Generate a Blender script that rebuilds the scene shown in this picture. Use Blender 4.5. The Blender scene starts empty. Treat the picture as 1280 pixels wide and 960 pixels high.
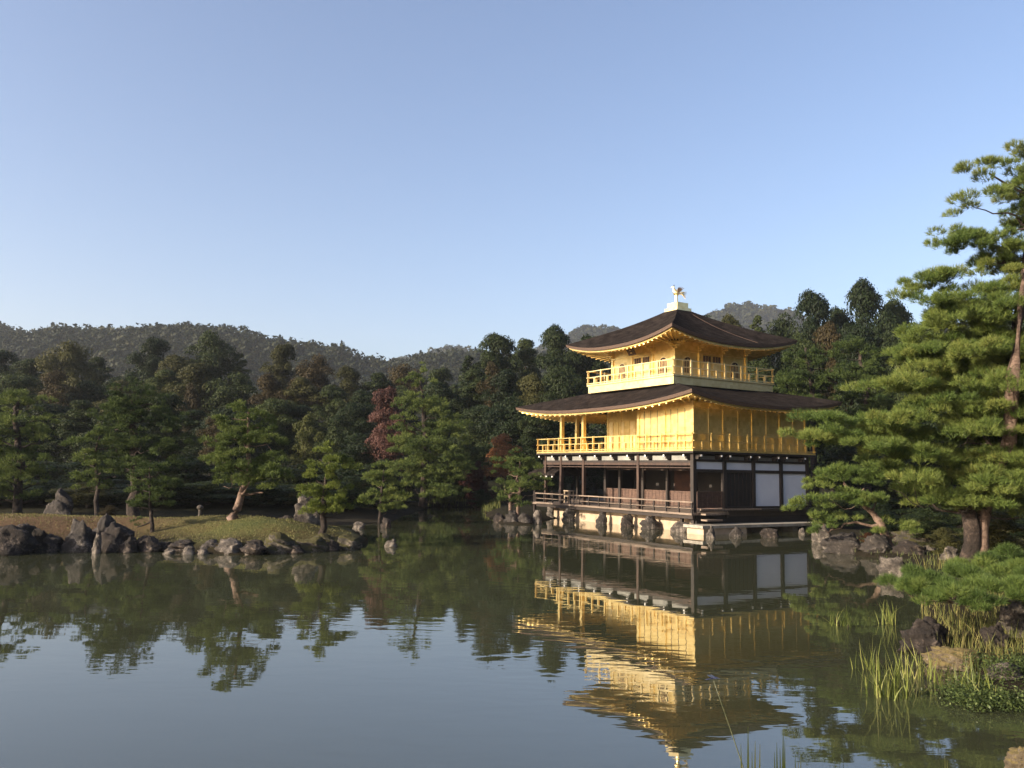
import bpy, math, random
import numpy as np
from mathutils import Vector, Matrix
R = math.radians
C = bpy.context.scene.collection
# ---------------------------------------------------------------- camera
F_PX, PITCH, ROLL, CAM_Z = 1035.0, 0.104, 0.017, 2.951
cd = bpy.data.cameras.new('camera'); cam = bpy.data.objects.new('camera', cd); C.objects.link(cam)
r0 = np.array([1., 0, 0]); u0 = np.array([0, -math.sin(PITCH), math.cos(PITCH)]); f0 = np.array([0, math.cos(PITCH), math.sin(PITCH)])
rr = r0 * math.cos(ROLL) + u0 * math.sin(ROLL); uu = -r0 * math.sin(ROLL) + u0 * math.cos(ROLL)
M = Matrix(((rr[0], uu[0], -f0[0], 0), (rr[1], uu[1], -f0[1], 0), (rr[2], uu[2], -f0[2], CAM_Z), (0, 0, 0, 1)))
cam.matrix_world = M
cd.sensor_width = 36; cd.lens = 36 * F_PX / 1280; cd.clip_end = 6000; cd.clip_start = 0.1
bpy.context.scene.camera = cam
# ---------------------------------------------------------------- sky, sun, exposure
SUN_EL, SX, SY = 19.0, -0.88, -0.475
w = bpy.data.worlds.new("World"); bpy.context.scene.world = w; w.use_nodes = True
nt = w.node_tree; bg = nt.nodes['Background']; sky = nt.nodes.new('ShaderNodeTexSky'); sky.sky_type = 'NISHITA'
sky.sun_disc = False; sky.sun_elevation = R(SUN_EL); sky.sun_rotation = math.atan2(SX, SY)
sky.air_density = 1.0; sky.dust_density = 3.0; sky.ozone_density = 2.2; sky.altitude = 100
tint = nt.nodes.new('ShaderNodeMix'); tint.data_type = 'RGBA'; tint.blend_type = 'MULTIPLY'; tint.inputs[0].default_value = 1
tint.inputs[7].default_value = (1.065, 1.0, 1.03, 1); nt.links.new(sky.outputs[0], tint.inputs[6]); nt.links.new(tint.outputs[2], bg.inputs[0]); bg.inputs[1].default_value = 0.10
sl = bpy.data.lights.new('sun', 'SUN'); so = bpy.data.objects.new('sun', sl); C.objects.link(so)
sl.energy = 4.4; sl.angle = R(0.6); sl.color = (1, 0.86, 0.67)
ce = math.cos(R(SUN_EL)); n_ = math.hypot(SX, SY)
sd = Vector((SX / n_ * ce, SY / n_ * ce, math.sin(R(SUN_EL))))
so.rotation_euler = sd.to_track_quat('Z', 'Y').to_euler()
sc = bpy.context.scene
sc.view_settings.view_transform = 'Standard'; sc.view_settings.look = 'None'; sc.view_settings.gamma = 1
sc.view_settings.exposure = 1.38
sc.render.engine = 'CYCLES'
sc.cycles.max_bounces = 6; sc.cycles.diffuse_bounces = 2; sc.cycles.glossy_bounces = 3; sc.cycles.transmission_bounces = 3
sc.cycles.volume_bounces = 0
# ---------------------------------------------------------------- pixel helpers (photo pixels, 1280x960)
def ray(px, py):
    a = (px - 640) / F_PX; b = -(py - 480) / F_PX
    return f0 + rr * a + uu * b
def at(px, py, Y):
    d = ray(px, py); t = Y / d[1]; return Vector((d[0] * t, Y, CAM_Z + d[2] * t))
def gp(px, py, z=0.0):
    d = ray(px, py); t = (z - CAM_Z) / d[2]; return Vector((d[0] * t, d[1] * t, z))
def to_px(p):
    v = np.array([p[0], p[1], p[2] - CAM_Z]); k = v @ f0
    return 640 + F_PX * (v @ rr) / k, 480 - F_PX * (v @ uu) / k
YAW = 1.028; BX, BY = 9.21, 41.92           # pavilion near corner and heading
def bl(u, v, z=0.0):                         # pavilion local (u along the lit side, v along the shaded side) -> world
    return Vector((BX - math.sin(math.pi/2 - YAW) * u + math.sin(YAW) * v, BY + math.sin(YAW) * u + math.cos(YAW) * v, z))
# ---------------------------------------------------------------- object helpers
def tag(o, label=None, cat=None, group=None, kind=None):
    if label: o['label'] = label
    if cat: o['category'] = cat
    if group: o['group'] = group
    if kind: o['kind'] = kind
    return o
def empty(name, loc, label, cat, group=None, rz=0):
    o = bpy.data.objects.new(name, None); C.objects.link(o); o.location = loc; o.rotation_euler = (0, 0, rz); o.empty_display_size = .3
    return tag(o, label, cat, group)
def npmesh(name, V, F, k, tint=None, smooth=False):
    me = bpy.data.meshes.new(name); V = np.asarray(V, np.float32); F = np.asarray(F, np.int32)
    me.vertices.add(len(V)); me.vertices.foreach_set('co', V.ravel())
    me.loops.add(F.size); me.loops.foreach_set('vertex_index', F.ravel())
    me.polygons.add(len(F)); me.polygons.foreach_set('loop_start', np.arange(0, F.size, k, dtype=np.int32))
    try: me.polygons.foreach_set('loop_total', np.full(len(F), k, np.int32))
    except Exception: pass
    me.update(calc_edges=True)
    if tint is not None:
        a = me.attributes.new('tint', 'FLOAT', 'FACE'); a.data.foreach_set('value', np.asarray(tint, np.float32))
    if smooth: me.polygons.foreach_set('use_smooth', np.ones(len(F), bool))
    me.validate()
    return me
def link(name, me, mat, parent=None, loc=None):
    o = bpy.data.objects.new(name, me); C.objects.link(o)
    if mat is not None and not me.materials: me.materials.append(mat)
    if parent is not None: o.parent = parent
    if loc is not None: o.location = loc
    return o
class MB:
    def __init__(s): s.v = []; s.f = []
    def quad(s, a, b, c, d):
        n = len(s.v); s.v += [tuple(a), tuple(b), tuple(c), tuple(d)]; s.f.append((n, n+1, n+2, n+3)); return s
    def box(s, x0, x1, y0, y1, z0, z1):
        n = len(s.v)
        s.v += [(x0,y0,z0),(x1,y0,z0),(x1,y1,z0),(x0,y1,z0),(x0,y0,z1),(x1,y0,z1),(x1,y1,z1),(x0,y1,z1)]
        s.f += [(n,n+3,n+2,n+1),(n+4,n+5,n+6,n+7),(n,n+1,n+5,n+4),(n+1,n+2,n+6,n+5),(n+2,n+3,n+7,n+6),(n+3,n,n+4,n+7)]; return s
    def B(s, ua, ub, va, vb, z0, z1): return s.box(-max(ua,ub), -min(ua,ub), min(va,vb), max(va,vb), z0, z1)   # pavilion u,v
    def tube(s, pts, rad, n=6, cap=True):
        pts = [Vector(p) for p in pts]; base = len(s.v); m = len(pts)
        for i, p in enumerate(pts):
            t = (pts[min(i+1, m-1)] - pts[max(i-1, 0)]); t = t.normalized() if t.length > 0 else Vector((0,0,1))
            a = t.cross(Vector((0,0,1)) if abs(t.z) < .9 else Vector((1,0,0))).normalized(); b = t.cross(a)
            r = rad[i] if hasattr(rad, '__len__') else rad
            for k in range(n):
                an = 2*math.pi*k/n; q = p + (a*math.cos(an) + b*math.sin(an)) * r; s.v.append(tuple(q))
        for i in range(m-1):
            for k in range(n):
                k2 = (k+1) % n; s.f.append((base+i*n+k, base+i*n+k2, base+(i+1)*n+k2, base+(i+1)*n+k))
        if cap: s.f.append(tuple(base+k for k in range(n))[::-1]); s.f.append(tuple(base+(m-1)*n+k for k in range(n)))
        return s
    def mesh(s, name, smooth=False):
        me = bpy.data.meshes.new(name); me.from_pydata(s.v, [], s.f); me.validate(); me.update()
        if smooth: me.polygons.foreach_set('use_smooth', np.ones(len(me.polygons), bool))
        return me
    def build(s, name, mat, parent=None, smooth=False): return link(name, s.mesh(name, smooth), mat, parent)
# ---------------------------------------------------------------- materials
def mat(name):
    m = bpy.data.materials.new(name); m.use_nodes = True; return m, m.node_tree, m.node_tree.nodes['Principled BSDF']
def N(nt, t, **k):
    n = nt.nodes.new(t)
    for a, b in k.items(): setattr(n, a, b)
    return n
def ramp(nt, src, stops):
    r = N(nt, 'ShaderNodeValToRGB'); e = r.color_ramp.elements
    while len(e) < len(stops): e.new(.5)
    for x, (p, c) in zip(e, stops): x.position = p; x.color = (*c, 1)
    nt.links.new(src, r.inputs[0]); return r.outputs[0]
def noise(nt, scale, detail=4, rough=.6, dist=0, mapscale=None, coord='Object'):
    tc = N(nt, 'ShaderNodeTexCoord'); n = N(nt, 'ShaderNodeTexNoise'); n.inputs['Scale'].default_value = scale
    n.inputs['Detail'].default_value = detail; n.inputs['Roughness'].default_value = rough; n.inputs['Distortion'].default_value = dist
    if mapscale:
        mp = N(nt, 'ShaderNodeMapping'); mp.inputs['Scale'].default_value = mapscale; nt.links.new(tc.outputs[coord], mp.inputs[0]); nt.links.new(mp.outputs[0], n.inputs[0])
    else: nt.links.new(tc.outputs[coord], n.inputs[0])
    return n.outputs[0]
def bump(nt, p, h, strength=.4, dist=.05):
    b = N(nt, 'ShaderNodeBump'); b.inputs['Strength'].default_value = strength; b.inputs['Distance'].default_value = dist
    nt.links.new(h, b.inputs['Height']); nt.links.new(b.outputs[0], p.inputs['Normal'])
def solid(name, c1, c2, scale=3, rough=.6, metal=0, bs=.3, bd=.02, mapscale=None, spec=None, detail=5):
    m, nt, p = mat(name); n = noise(nt, scale, detail, mapscale=mapscale)
    nt.links.new(ramp(nt, n, [(.3, c1), (.7, c2)]), p.inputs['Base Color'])
    p.inputs['Roughness'].default_value = rough; p.inputs['Metallic'].default_value = metal
    if spec is not None: p.inputs['Specular IOR Level'].default_value = spec
    if bs: bump(nt, p, n, bs, bd)
    return m
MT = {}
# gold leaf: small squares of leaf laid on lacquer, each slightly different
def gold(name, c1, c2, rough, metal):
    m, nt, p = mat(name); tc = N(nt, 'ShaderNodeTexCoord'); v = N(nt, 'ShaderNodeTexVoronoi'); v.inputs['Scale'].default_value = 5; v.distance = 'CHEBYCHEV'
    v.inputs['Randomness'].default_value = .35
    nt.links.new(tc.outputs['Object'], v.inputs[0]); nz = noise(nt, 1.3, 5)
    mx = N(nt, 'ShaderNodeMath', operation='MULTIPLY_ADD'); sp = N(nt, 'ShaderNodeSeparateColor'); nt.links.new(v.outputs['Color'], sp.inputs[0])
    nt.links.new(sp.outputs[0], mx.inputs[0]); mx.inputs[1].default_value = .35; nt.links.new(nz, mx.inputs[2])
    nt.links.new(ramp(nt, mx.outputs[0], [(.35, c1), (.95, c2)]), p.inputs['Base Color'])
    p.inputs['Metallic'].default_value = metal; p.inputs['Roughness'].default_value = rough
    bump(nt, p, nz, .15, .02); return m
MT['gold'] = gold('gold_leaf', (.68, .49, .17), (.95, .73, .31), .38, .82)
MT['gold_pale'] = gold('pale_gold_leaf', (.80, .61, .27), (.97, .80, .44), .40, .78)
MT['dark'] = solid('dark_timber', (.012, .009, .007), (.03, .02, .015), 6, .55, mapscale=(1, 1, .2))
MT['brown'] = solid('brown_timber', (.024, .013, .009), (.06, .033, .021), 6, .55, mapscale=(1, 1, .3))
MT['lattice'] = solid('lattice_timber', (.06, .034, .025), (.125, .072, .05), 6, .6)
MT['deck'] = solid('weathered_deck', (.085, .062, .045), (.21, .158, .118), 5, .7, mapscale=(.3, 3, 1))
MT['plaster'] = solid('plaster', (.24, .175, .115), (.44, .34, .235), 1.5, .85)
MT['shoji'] = solid('white_paper', (.50, .52, .57), (.58, .60, .64), 1, .8, bs=0)
MT['grey_plaster'] = solid('grey_plaster', (.14, .14, .13), (.24, .235, .21), 2, .85)
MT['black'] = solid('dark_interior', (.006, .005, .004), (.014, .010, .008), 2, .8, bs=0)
MT['wine'] = solid('dark_red_screen', (.03, .010, .006), (.07, .025, .012), 2.5, .7, bs=0)
MT['white'] = solid('white_paint', (.75, .73, .68), (.82, .8, .76), 3, .5, bs=0)
MT['edge'] = solid('bark_shingle_edge', (.045, .027, .02), (.10, .062, .042), 9, .7, mapscale=(1, 1, 6))
MT['slab'] = solid('stone_slab', (.16, .14, .11), (.33, .30, .25), 3, .8, bs=.5)
def roofmat():
    m, nt, p = mat('bark_shingles'); tc = N(nt, 'ShaderNodeTexCoord'); a = noise(nt, 2.2, 6); b = noise(nt, 26, 3, mapscale=(1, 1, .35))
    sp = N(nt, 'ShaderNodeSeparateXYZ'); nt.links.new(tc.outputs['Object'], sp.inputs[0])
    wv = N(nt, 'ShaderNodeMath', operation='MULTIPLY'); wv.inputs[1].default_value = 95; nt.links.new(sp.outputs[2], wv.inputs[0])
    s = N(nt, 'ShaderNodeMath', operation='SINE'); nt.links.new(wv.outputs[0], s.inputs[0])
    ad = N(nt, 'ShaderNodeMath', operation='MULTIPLY_ADD'); nt.links.new(s.outputs[0], ad.inputs[0]); ad.inputs[1].default_value = .18; nt.links.new(b, ad.inputs[2])
    ad2 = N(nt, 'ShaderNodeMath', operation='ADD'); nt.links.new(ad.outputs[0], ad2.inputs[0]); nt.links.new(a, ad2.inputs[1])
    q_ = N(nt, 'ShaderNodeMath', operation='MULTIPLY'); nt.links.new(ad2.outputs[0], q_.inputs[0]); q_.inputs[1].default_value = .62
    nt.links.new(ramp(nt, q_.outputs[0], [(.42, (.007, .006, .006)), (.62, (.018, .015, .014)), (.82, (.045, .036, .032))]), p.inputs['Base Color'])
    p.inputs['Roughness'].default_value = 1; p.inputs['Specular IOR Level'].default_value = 0; bump(nt, p, ad.outputs[0], .9, .05); return m
MT['roof'] = roofmat()
def rockmat(name, cs, moss=None):
    m, nt, p = mat(name); a = noise(nt, 1.6, 8, .7); b = noise(nt, 9, 6, .75, .6)
    mx = N(nt, 'ShaderNodeMath', operation='MULTIPLY_ADD'); nt.links.new(b, mx.inputs[0]); mx.inputs[1].default_value = .6; nt.links.new(a, mx.inputs[2])
    col = ramp(nt, mx.outputs[0], cs)
    if moss:
        g = N(nt, 'ShaderNodeNewGeometry'); sp = N(nt, 'ShaderNodeSeparateXYZ'); nt.links.new(g.outputs['Normal'], sp.inputs[0])
        q = N(nt, 'ShaderNodeMath', operation='MULTIPLY_ADD'); nt.links.new(a, q.inputs[0]); q.inputs[1].default_value = 1.2; nt.links.new(sp.outputs[2], q.inputs[2])
        f = ramp(nt, q.outputs[0], [(.95, (0, 0, 0)), (1.25, (1, 1, 1))]); mm = N(nt, 'ShaderNodeMix', data_type='RGBA')
        nt.links.new(f, mm.inputs[0]); nt.links.new(col, mm.inputs[6]); mm.inputs[7].default_value = (*moss, 1); col = mm.outputs[2]
    nt.links.new(col, p.inputs['Base Color']); p.inputs['Roughness'].default_value = .85; p.inputs['Specular IOR Level'].default_value = .3
    bump(nt, p, mx.outputs[0], 1.0, .16); return m
MT['rock'] = rockmat('grey_rock', [(.58, (.015, .013, .012)), (.84, (.045, .038, .033)), (1.0, (.24, .21, .18))])
MT['rock_dark'] = rockmat('dark_rock', [(.55, (.010, .008, .007)), (.84, (.03, .023, .019)), (1.05, (.18, .14, .11))])
MT['rock_pale'] = rockmat('pale_rock', [(.5, (.02, .017, .014)), (.75, (.065, .055, .046)), (.98, (.27, .23, .19))])
MT['rock_moss'] = rockmat('mossy_rock', [(.55, (.02, .018, .015)), (.8, (.055, .048, .035)), (1.0, (.24, .2, .15))], (.05, .045, .014))
MT['rock_gold'] = rockmat('ochre_moss_rock', [(.5, (.04, .032, .022)), (.8, (.12, .092, .056)), (1.0, (.32, .27, .19))], (.15, .115, .045))
MT['bark'] = rockmat('pine_bark', [(.5, (.045, .03, .022)), (.75, (.12, .08, .058)), (.95, (.26, .18, .14))])
MT['bark_dark'] = rockmat('dark_bark', [(.5, (.010, .008, .006)), (.8, (.028, .020, .016)), (1.0, (.09, .065, .05))])
def leafmat(name, stops, trans=.3, rough=.6, rnd=.5, spec=.14):
    m, nt, p = mat(name); at_ = N(nt, 'ShaderNodeAttribute'); at_.attribute_name = 'tint'; oi = N(nt, 'ShaderNodeObjectInfo')
    a = N(nt, 'ShaderNodeMath', operation='MULTIPLY_ADD'); nt.links.new(oi.outputs['Random'], a.inputs[0]); a.inputs[1].default_value = rnd; nt.links.new(at_.outputs['Fac'], a.inputs[2])
    b = N(nt, 'ShaderNodeMath', operation='SUBTRACT'); nt.links.new(a.outputs[0], b.inputs[0]); b.inputs[1].default_value = rnd/2
    col = ramp(nt, b.outputs[0], stops); nt.links.new(col, p.inputs['Base Color']); p.inputs['Roughness'].default_value = rough
    p.inputs['Specular IOR Level'].default_value = spec
    tr = N(nt, 'ShaderNodeBsdfTranslucent'); nt.links.new(col, tr.inputs[0]); mx = N(nt, 'ShaderNodeMixShader'); mx.inputs[0].default_value = trans
    nt.links.new(p.outputs[0], mx.inputs[1]); nt.links.new(tr.outputs[0], mx.inputs[2]); nt.links.new(mx.outputs[0], nt.nodes['Material Output'].inputs[0]); return m
LF = {}
LF['dark'] = leafmat('evergreen_leaves', [(0, (0.0131, 0.021, 0.0071)), (0.5, (0.0267, 0.0385, 0.012)), (1, (0.0595, 0.0735, 0.0226))])
LF['deep'] = leafmat('deep_evergreen_leaves', [(0, (0.0081, 0.0147, 0.0059)), (0.6, (0.0173, 0.028, 0.0098)), (1, (0.0376, 0.0501, 0.0162))])
LF['olive'] = leafmat('olive_leaves', [(0, (0.0222, 0.0244, 0.0079)), (0.5, (0.042, 0.0432, 0.0138)), (1, (0.0741, 0.0721, 0.0237))])
LF['brown'] = leafmat('browning_leaves', [(0, (0.0217, 0.017, 0.0073)), (0.5, (0.0399, 0.0302, 0.0124)), (1, (0.0617, 0.0484, 0.0199))])
LF['red'] = leafmat('red_leaves', [(0, (0.0525, 0.0263, 0.0219)), (0.5, (0.105, 0.0507, 0.0403)), (1, (0.1663, 0.0963, 0.0744))])
LF['maroon'] = leafmat('maroon_leaves', [(0, (0.024, 0.0086, 0.0077)), (0.5, (0.0432, 0.0144, 0.0125)), (1, (0.0768, 0.0264, 0.0192))])
LF['orange'] = leafmat('orange_brown_leaves', [(0, (0.1331, 0.0554, 0.0222)), (0.5, (0.244, 0.1054, 0.0443)), (1, (0.3549, 0.1774, 0.0777))])
LF['pine'] = leafmat('pine_needles', [(0, (0.0201, 0.0359, 0.0121)), (0.5, (0.0752, 0.1055, 0.0281)), (1, (0.1605, 0.1895, 0.0501))], .3)
LF['pine_fresh'] = leafmat('fresh_pine_needles', [(0, (0.0603, 0.0854, 0.0201)), (0.5, (0.1408, 0.1709, 0.0342)), (1, (0.2413, 0.2513, 0.0503))], .3)
LF['pine_near'] = leafmat('near_pine_needles', [(0, (0.0278, 0.0512, 0.0147)), (0.5, (0.0814, 0.1228, 0.0306)), (0.85, (0.1481, 0.1816, 0.0443)), (1, (0.1705, 0.1815, 0.0495))], .3, .45)
LF['bamboo'] = leafmat('yellow_green_leaves', [(0, (0.0344, 0.0421, 0.0115)), (0.5, (0.065, 0.0715, 0.0191)), (1, (0.0956, 0.0968, 0.0306))])
LF['hill'] = leafmat('hill_wood_leaves', [(0, (0.0103, 0.0155, 0.0066)), (0.5, (0.0203, 0.0255, 0.0103)), (1, (0.0442, 0.0445, 0.0184))])
LF['reed'] = leafmat('reed_leaves', [(0, (0.0612, 0.0827, 0.0184)), (0.5, (0.1591, 0.1846, 0.0428)), (1, (0.2938, 0.2737, 0.104))], .35, .4)
LF['grass'] = leafmat('yellow_grass', [(0, (.05, .065, .02)), (.5, (.12, .125, .035)), (1, (.24, .20, .08))], .35)
LF['turf'] = leafmat('dry_turf', [(0, (0.0496, 0.0523, 0.0177)), (0.5, (0.0993, 0.0968, 0.0319)), (1, (0.156, 0.1432, 0.0531))], .2)
LF['creeper'] = leafmat('creeper_leaves', [(0, (0.032, 0.048, 0.016)), (0.5, (0.072, 0.096, 0.028)), (1, (0.16, 0.176, 0.072))], .25, .4)
# ---------------------------------------------------------------- terrain
POND = [(-70, 3.2), (-70, 45)] + [tuple(gp(*p)[:2]) for p in [(0,664),(200,663),(350,660),(440,656),(490,653),(515,642),(540,634),(600,634),(606,644),(622,656),(662,656)]] \
  + [tuple(bl(13.2, 1.2)[:2]), tuple(bl(.5, 1.2)[:2]), tuple(bl(.5, 8.0)[:2])] \
  + [tuple(gp(*p)[:2]) for p in [(1018,668),(1042,690),(1078,695),(1112,702),(1132,722),(1152,745),(1150,782),(1172,818),(1215,848),(1290,884)]] + [(7.6, 8.6), (6.2, 5.5), (3.4, 3.4)]
ISLE = [tuple(gp(*p)[:2]) for p in [(-420,700),(0,691),(120,688),(200,690),(290,694),(380,691),(448,686),(462,678),(440,668),(380,660)]] + [(-7.5, 37.5), (-11, 38.5), (-18, 39), (-32, 38), (-40, 33)]
def sdf(poly, X, Y):
    P = np.array(poly); D = np.full(X.shape, 1e9); ins = np.zeros(X.shape, bool); n = len(P)
    for i in range(n):
        a, b = P[i], P[(i+1) % n]; e = b - a; wx, wy = X - a[0], Y - a[1]; t = np.clip((wx*e[0] + wy*e[1]) / (e @ e), 0, 1)
        D = np.minimum(D, np.hypot(wx - e[0]*t, wy - e[1]*t))
        c = ((a[1] > Y) != (b[1] > Y)) & (X < (b[0]-a[0]) * (Y-a[1]) / ((b[1]-a[1]) or 1e-9) + a[0]); ins ^= c
    return np.where(ins, D, -D)          # positive inside
def sm(a, b, x):
    t = np.clip((x - a) / (b - a), 0, 1); return t*t*(3 - 2*t)
def vnoise(X, Y, s, seed=0):
    x, y = X/s, Y/s; xi, yi = np.floor(x).astype(np.int64), np.floor(y).astype(np.int64); fx, fy = x-xi, y-yi; fx, fy = fx*fx*(3-2*fx), fy*fy*(3-2*fy)
    def h(i, j): k = (i*73856093 ^ j*19349663 ^ (seed*83492791+12345)) & 0xffffff; k = (k*1103515245 + 12345) & 0x7fffffff; k = (k ^ (k >> 13)) * 69069 & 0x7fffffff; return (k % 10007) / 10007.
    return (h(xi,yi)*(1-fx)+h(xi+1,yi)*fx)*(1-fy) + (h(xi,yi+1)*(1-fx)+h(xi+1,yi+1)*fx)*fy
RIDGE = [(-900,430),(-400,420),(-200,412),(0,409),(30,414),(60,408),(130,410),(200,408),(290,413),(330,424),(370,431),(420,433),(455,446),(500,450),(545,440),(590,438),(640,446),(700,440),(760,430),(850,425),(950,420),(1100,410),(1300,400),(2200,400)]
PEAK = [(-900, 476), (450, 476), (520, 461), (562, 448), (600, 457), (650, 461), (695, 441), (715, 427), (742, 422), (772, 427), (805, 440), (850, 428), (885, 412), (905, 400), (935, 395), (962, 400), (985, 403), (1010, 414), (1060, 446), (1200, 466), (2200, 466)]
def hprof(tab, X, Y, D):
    px = 640 + F_PX * X / np.maximum(Y, 1); y = np.interp(px, [t[0] for t in tab], [t[1] for t in tab])
    return (586 + (px-640)*.017 - y) / F_PX * D
def hgt(X, Y):
    X = np.asarray(X, float); Y = np.asarray(Y, float)
    d = sdf(POND, X, Y); i = sdf(ISLE, X, Y)
    h = np.where(d > 0, -.25 - .9*sm(0, 3, d), .04 + (.10 + .2*sm(44, 50, Y))*sm(0, 1.2, -d) + .45*sm(1, 12, -d))
    hi = np.where(i > 0, (1 - .28*sm(-9, -14, X)*1.0) * (.05 + .26*sm(0, .5, i + (vnoise(X, Y, 1.3, 8)-.5)*.8) + .85*sm(.4, 5.0, i + (vnoise(X, Y, 2.6, 9)-.5)*1.6)), -9)
    h = np.maximum(h, hi)
    h = np.where((d > 0) & (i <= 0), np.minimum(h, -.2), h)
    land = ((d < 0) | (i > 0))
    h = h + land * (vnoise(X, Y, 2.1)*.16 + vnoise(X, Y, .7, 3)*.06 - .1)
    back = sm(68, 150, Y) * 12 + sm(150, 240, Y) * 6
    back = np.where(d < 0, back, 0)
    r1 = hprof(RIDGE, X, Y, 520) * (sm(200, 520, Y) ** 1.1) * (1 - .8*sm(540, 760, Y)) - 5*sm(300, 500, Y)
    r2 = hprof(PEAK, X, Y, 1150) * sm(800, 1150, Y) * (1 - .4*sm(1200, 1700, Y)) - 4*sm(900, 1100, Y)
    bumps = (vnoise(X, Y, 60, 5) - .5) * 9 * sm(200, 400, Y) * (1 - sm(430, 520, Y))
    near = (Y < 5) & (d < 0); h = np.where(near, np.maximum(h, .5 + .9*sm(0, 2.5, -d)), h)
    return h + np.maximum(back, np.maximum(r1, 0)) * (Y < 760) + np.where(Y >= 760, np.maximum(back*0+18, np.maximum(r1, 0)), 0) + np.maximum(r2, 0) + bumps
def H(x, y): return float(hgt(np.array([x]), np.array([y]))[0])
def axis(lo, hi, fine_lo, fine_hi, st, g):
    a = list(np.arange(fine_lo, fine_hi, st)); s = st; x = fine_hi
    while x < hi: a.append(x); s *= g; x += s
    a.append(hi); s = st; x = fine_lo; b = []
    while x > lo: s *= g; x -= s; b.append(max(x, lo))
    return np.array(b[::-1] + a)
xs = axis(-2600, 2600, -24, 22, .3, 1.045); ys = axis(-400, 3000, 2, 72, .3, 1.03)
GX, GY = np.meshgrid(xs, ys); GZ = hgt(GX, GY); nx, ny = len(xs), len(ys)
idx = np.arange(nx*ny).reshape(ny, nx); FF = np.stack([idx[:-1,:-1], idx[:-1,1:], idx[1:,1:], idx[1:,:-1]], -1).reshape(-1, 4)
def groundmat():
    m, nt, p = mat('ground_cover'); tc = N(nt, 'ShaderNodeTexCoord'); a = noise(nt, .5, 6, .65); b = noise(nt, 6, 6, .7); c = noise(nt, 40, 3, .7)
    mx = N(nt, 'ShaderNodeMath', operation='MULTIPLY_ADD'); nt.links.new(b, mx.inputs[0]); mx.inputs[1].default_value = .5; nt.links.new(a, mx.inputs[2])
    grass = ramp(nt, mx.outputs[0], [(.5, (.06, .042, .022)), (.66, (.10, .082, .032)), (.8, (.10, .10, .034)), (1, (.06, .075, .024))])
    sp = N(nt, 'ShaderNodeSeparateXYZ'); nt.links.new(tc.outputs['Object'], sp.inputs[0])
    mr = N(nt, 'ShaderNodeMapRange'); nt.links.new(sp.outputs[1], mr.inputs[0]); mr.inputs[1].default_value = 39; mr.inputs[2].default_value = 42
    forest = ramp(nt, mx.outputs[0], [(.5, (.008, .009, .005)), (.9, (.020, .021, .009))])  # canopy shade painted into the colour of the wood floor
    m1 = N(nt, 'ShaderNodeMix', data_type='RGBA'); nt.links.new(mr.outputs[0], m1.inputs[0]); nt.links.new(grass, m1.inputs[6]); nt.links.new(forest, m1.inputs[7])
    mz = N(nt, 'ShaderNodeMapRange'); nt.links.new(sp.outputs[2], mz.inputs[0]); mz.inputs[1].default_value = .12; mz.inputs[2].default_value = .55
    sx_ = N(nt, 'ShaderNodeMapRange'); nt.links.new(sp.outputs[0], sx_.inputs[0]); sx_.inputs[1].default_value = -11; sx_.inputs[2].default_value = -15
    sa = N(nt, 'ShaderNodeMath', operation='MULTIPLY_ADD'); nt.links.new(mx.outputs[0], sa.inputs[0]); sa.inputs[1].default_value = 3.0; sa.inputs[2].default_value = -2.1
    sb = N(nt, 'ShaderNodeMath', operation='ADD', use_clamp=True); nt.links.new(sa.outputs[0], sb.inputs[0]); nt.links.new(sx_.outputs[0], sb.inputs[1])
    sc_ = N(nt, 'ShaderNodeMath', operation='MULTIPLY'); nt.links.new(sb.outputs[0], sc_.inputs[0]); iv_ = N(nt, 'ShaderNodeMath', operation='SUBTRACT', use_clamp=True); nt.links.new(sx_.outputs[0], iv_.inputs[0]); nt.links.new(mr.outputs[0], iv_.inputs[1]); nt.links.new(iv_.outputs[0], sc_.inputs[1])
    m15 = N(nt, 'ShaderNodeMix', data_type='RGBA'); nt.links.new(sc_.outputs[0], m15.inputs[0]); nt.links.new(m1.outputs[2], m15.inputs[6]); m15.inputs[7].default_value = (.13, .082, .045, 1); m1 = m15
    m2 = N(nt, 'ShaderNodeMix', data_type='RGBA'); nt.links.new(mz.outputs[0], m2.inputs[0]); m2.inputs[6].default_value = (.022, .018, .011, 1); nt.links.new(m1.outputs[2], m2.inputs[7])
    nt.links.new(m2.outputs[2], p.inputs['Base Color']); p.inputs['Roughness'].default_value = .95; p.inputs['Specular IOR Level'].default_value = .1
    cb = N(nt, 'ShaderNodeMath', operation='MULTIPLY_ADD'); nt.links.new(b, cb.inputs[0]); cb.inputs[1].default_value = 2.5; nt.links.new(c, cb.inputs[2]); bump(nt, p, cb.outputs[0], .9, .08); return m
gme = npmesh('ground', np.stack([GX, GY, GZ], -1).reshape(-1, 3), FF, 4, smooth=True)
tag(link('ground', gme, groundmat()), kind='structure')
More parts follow.
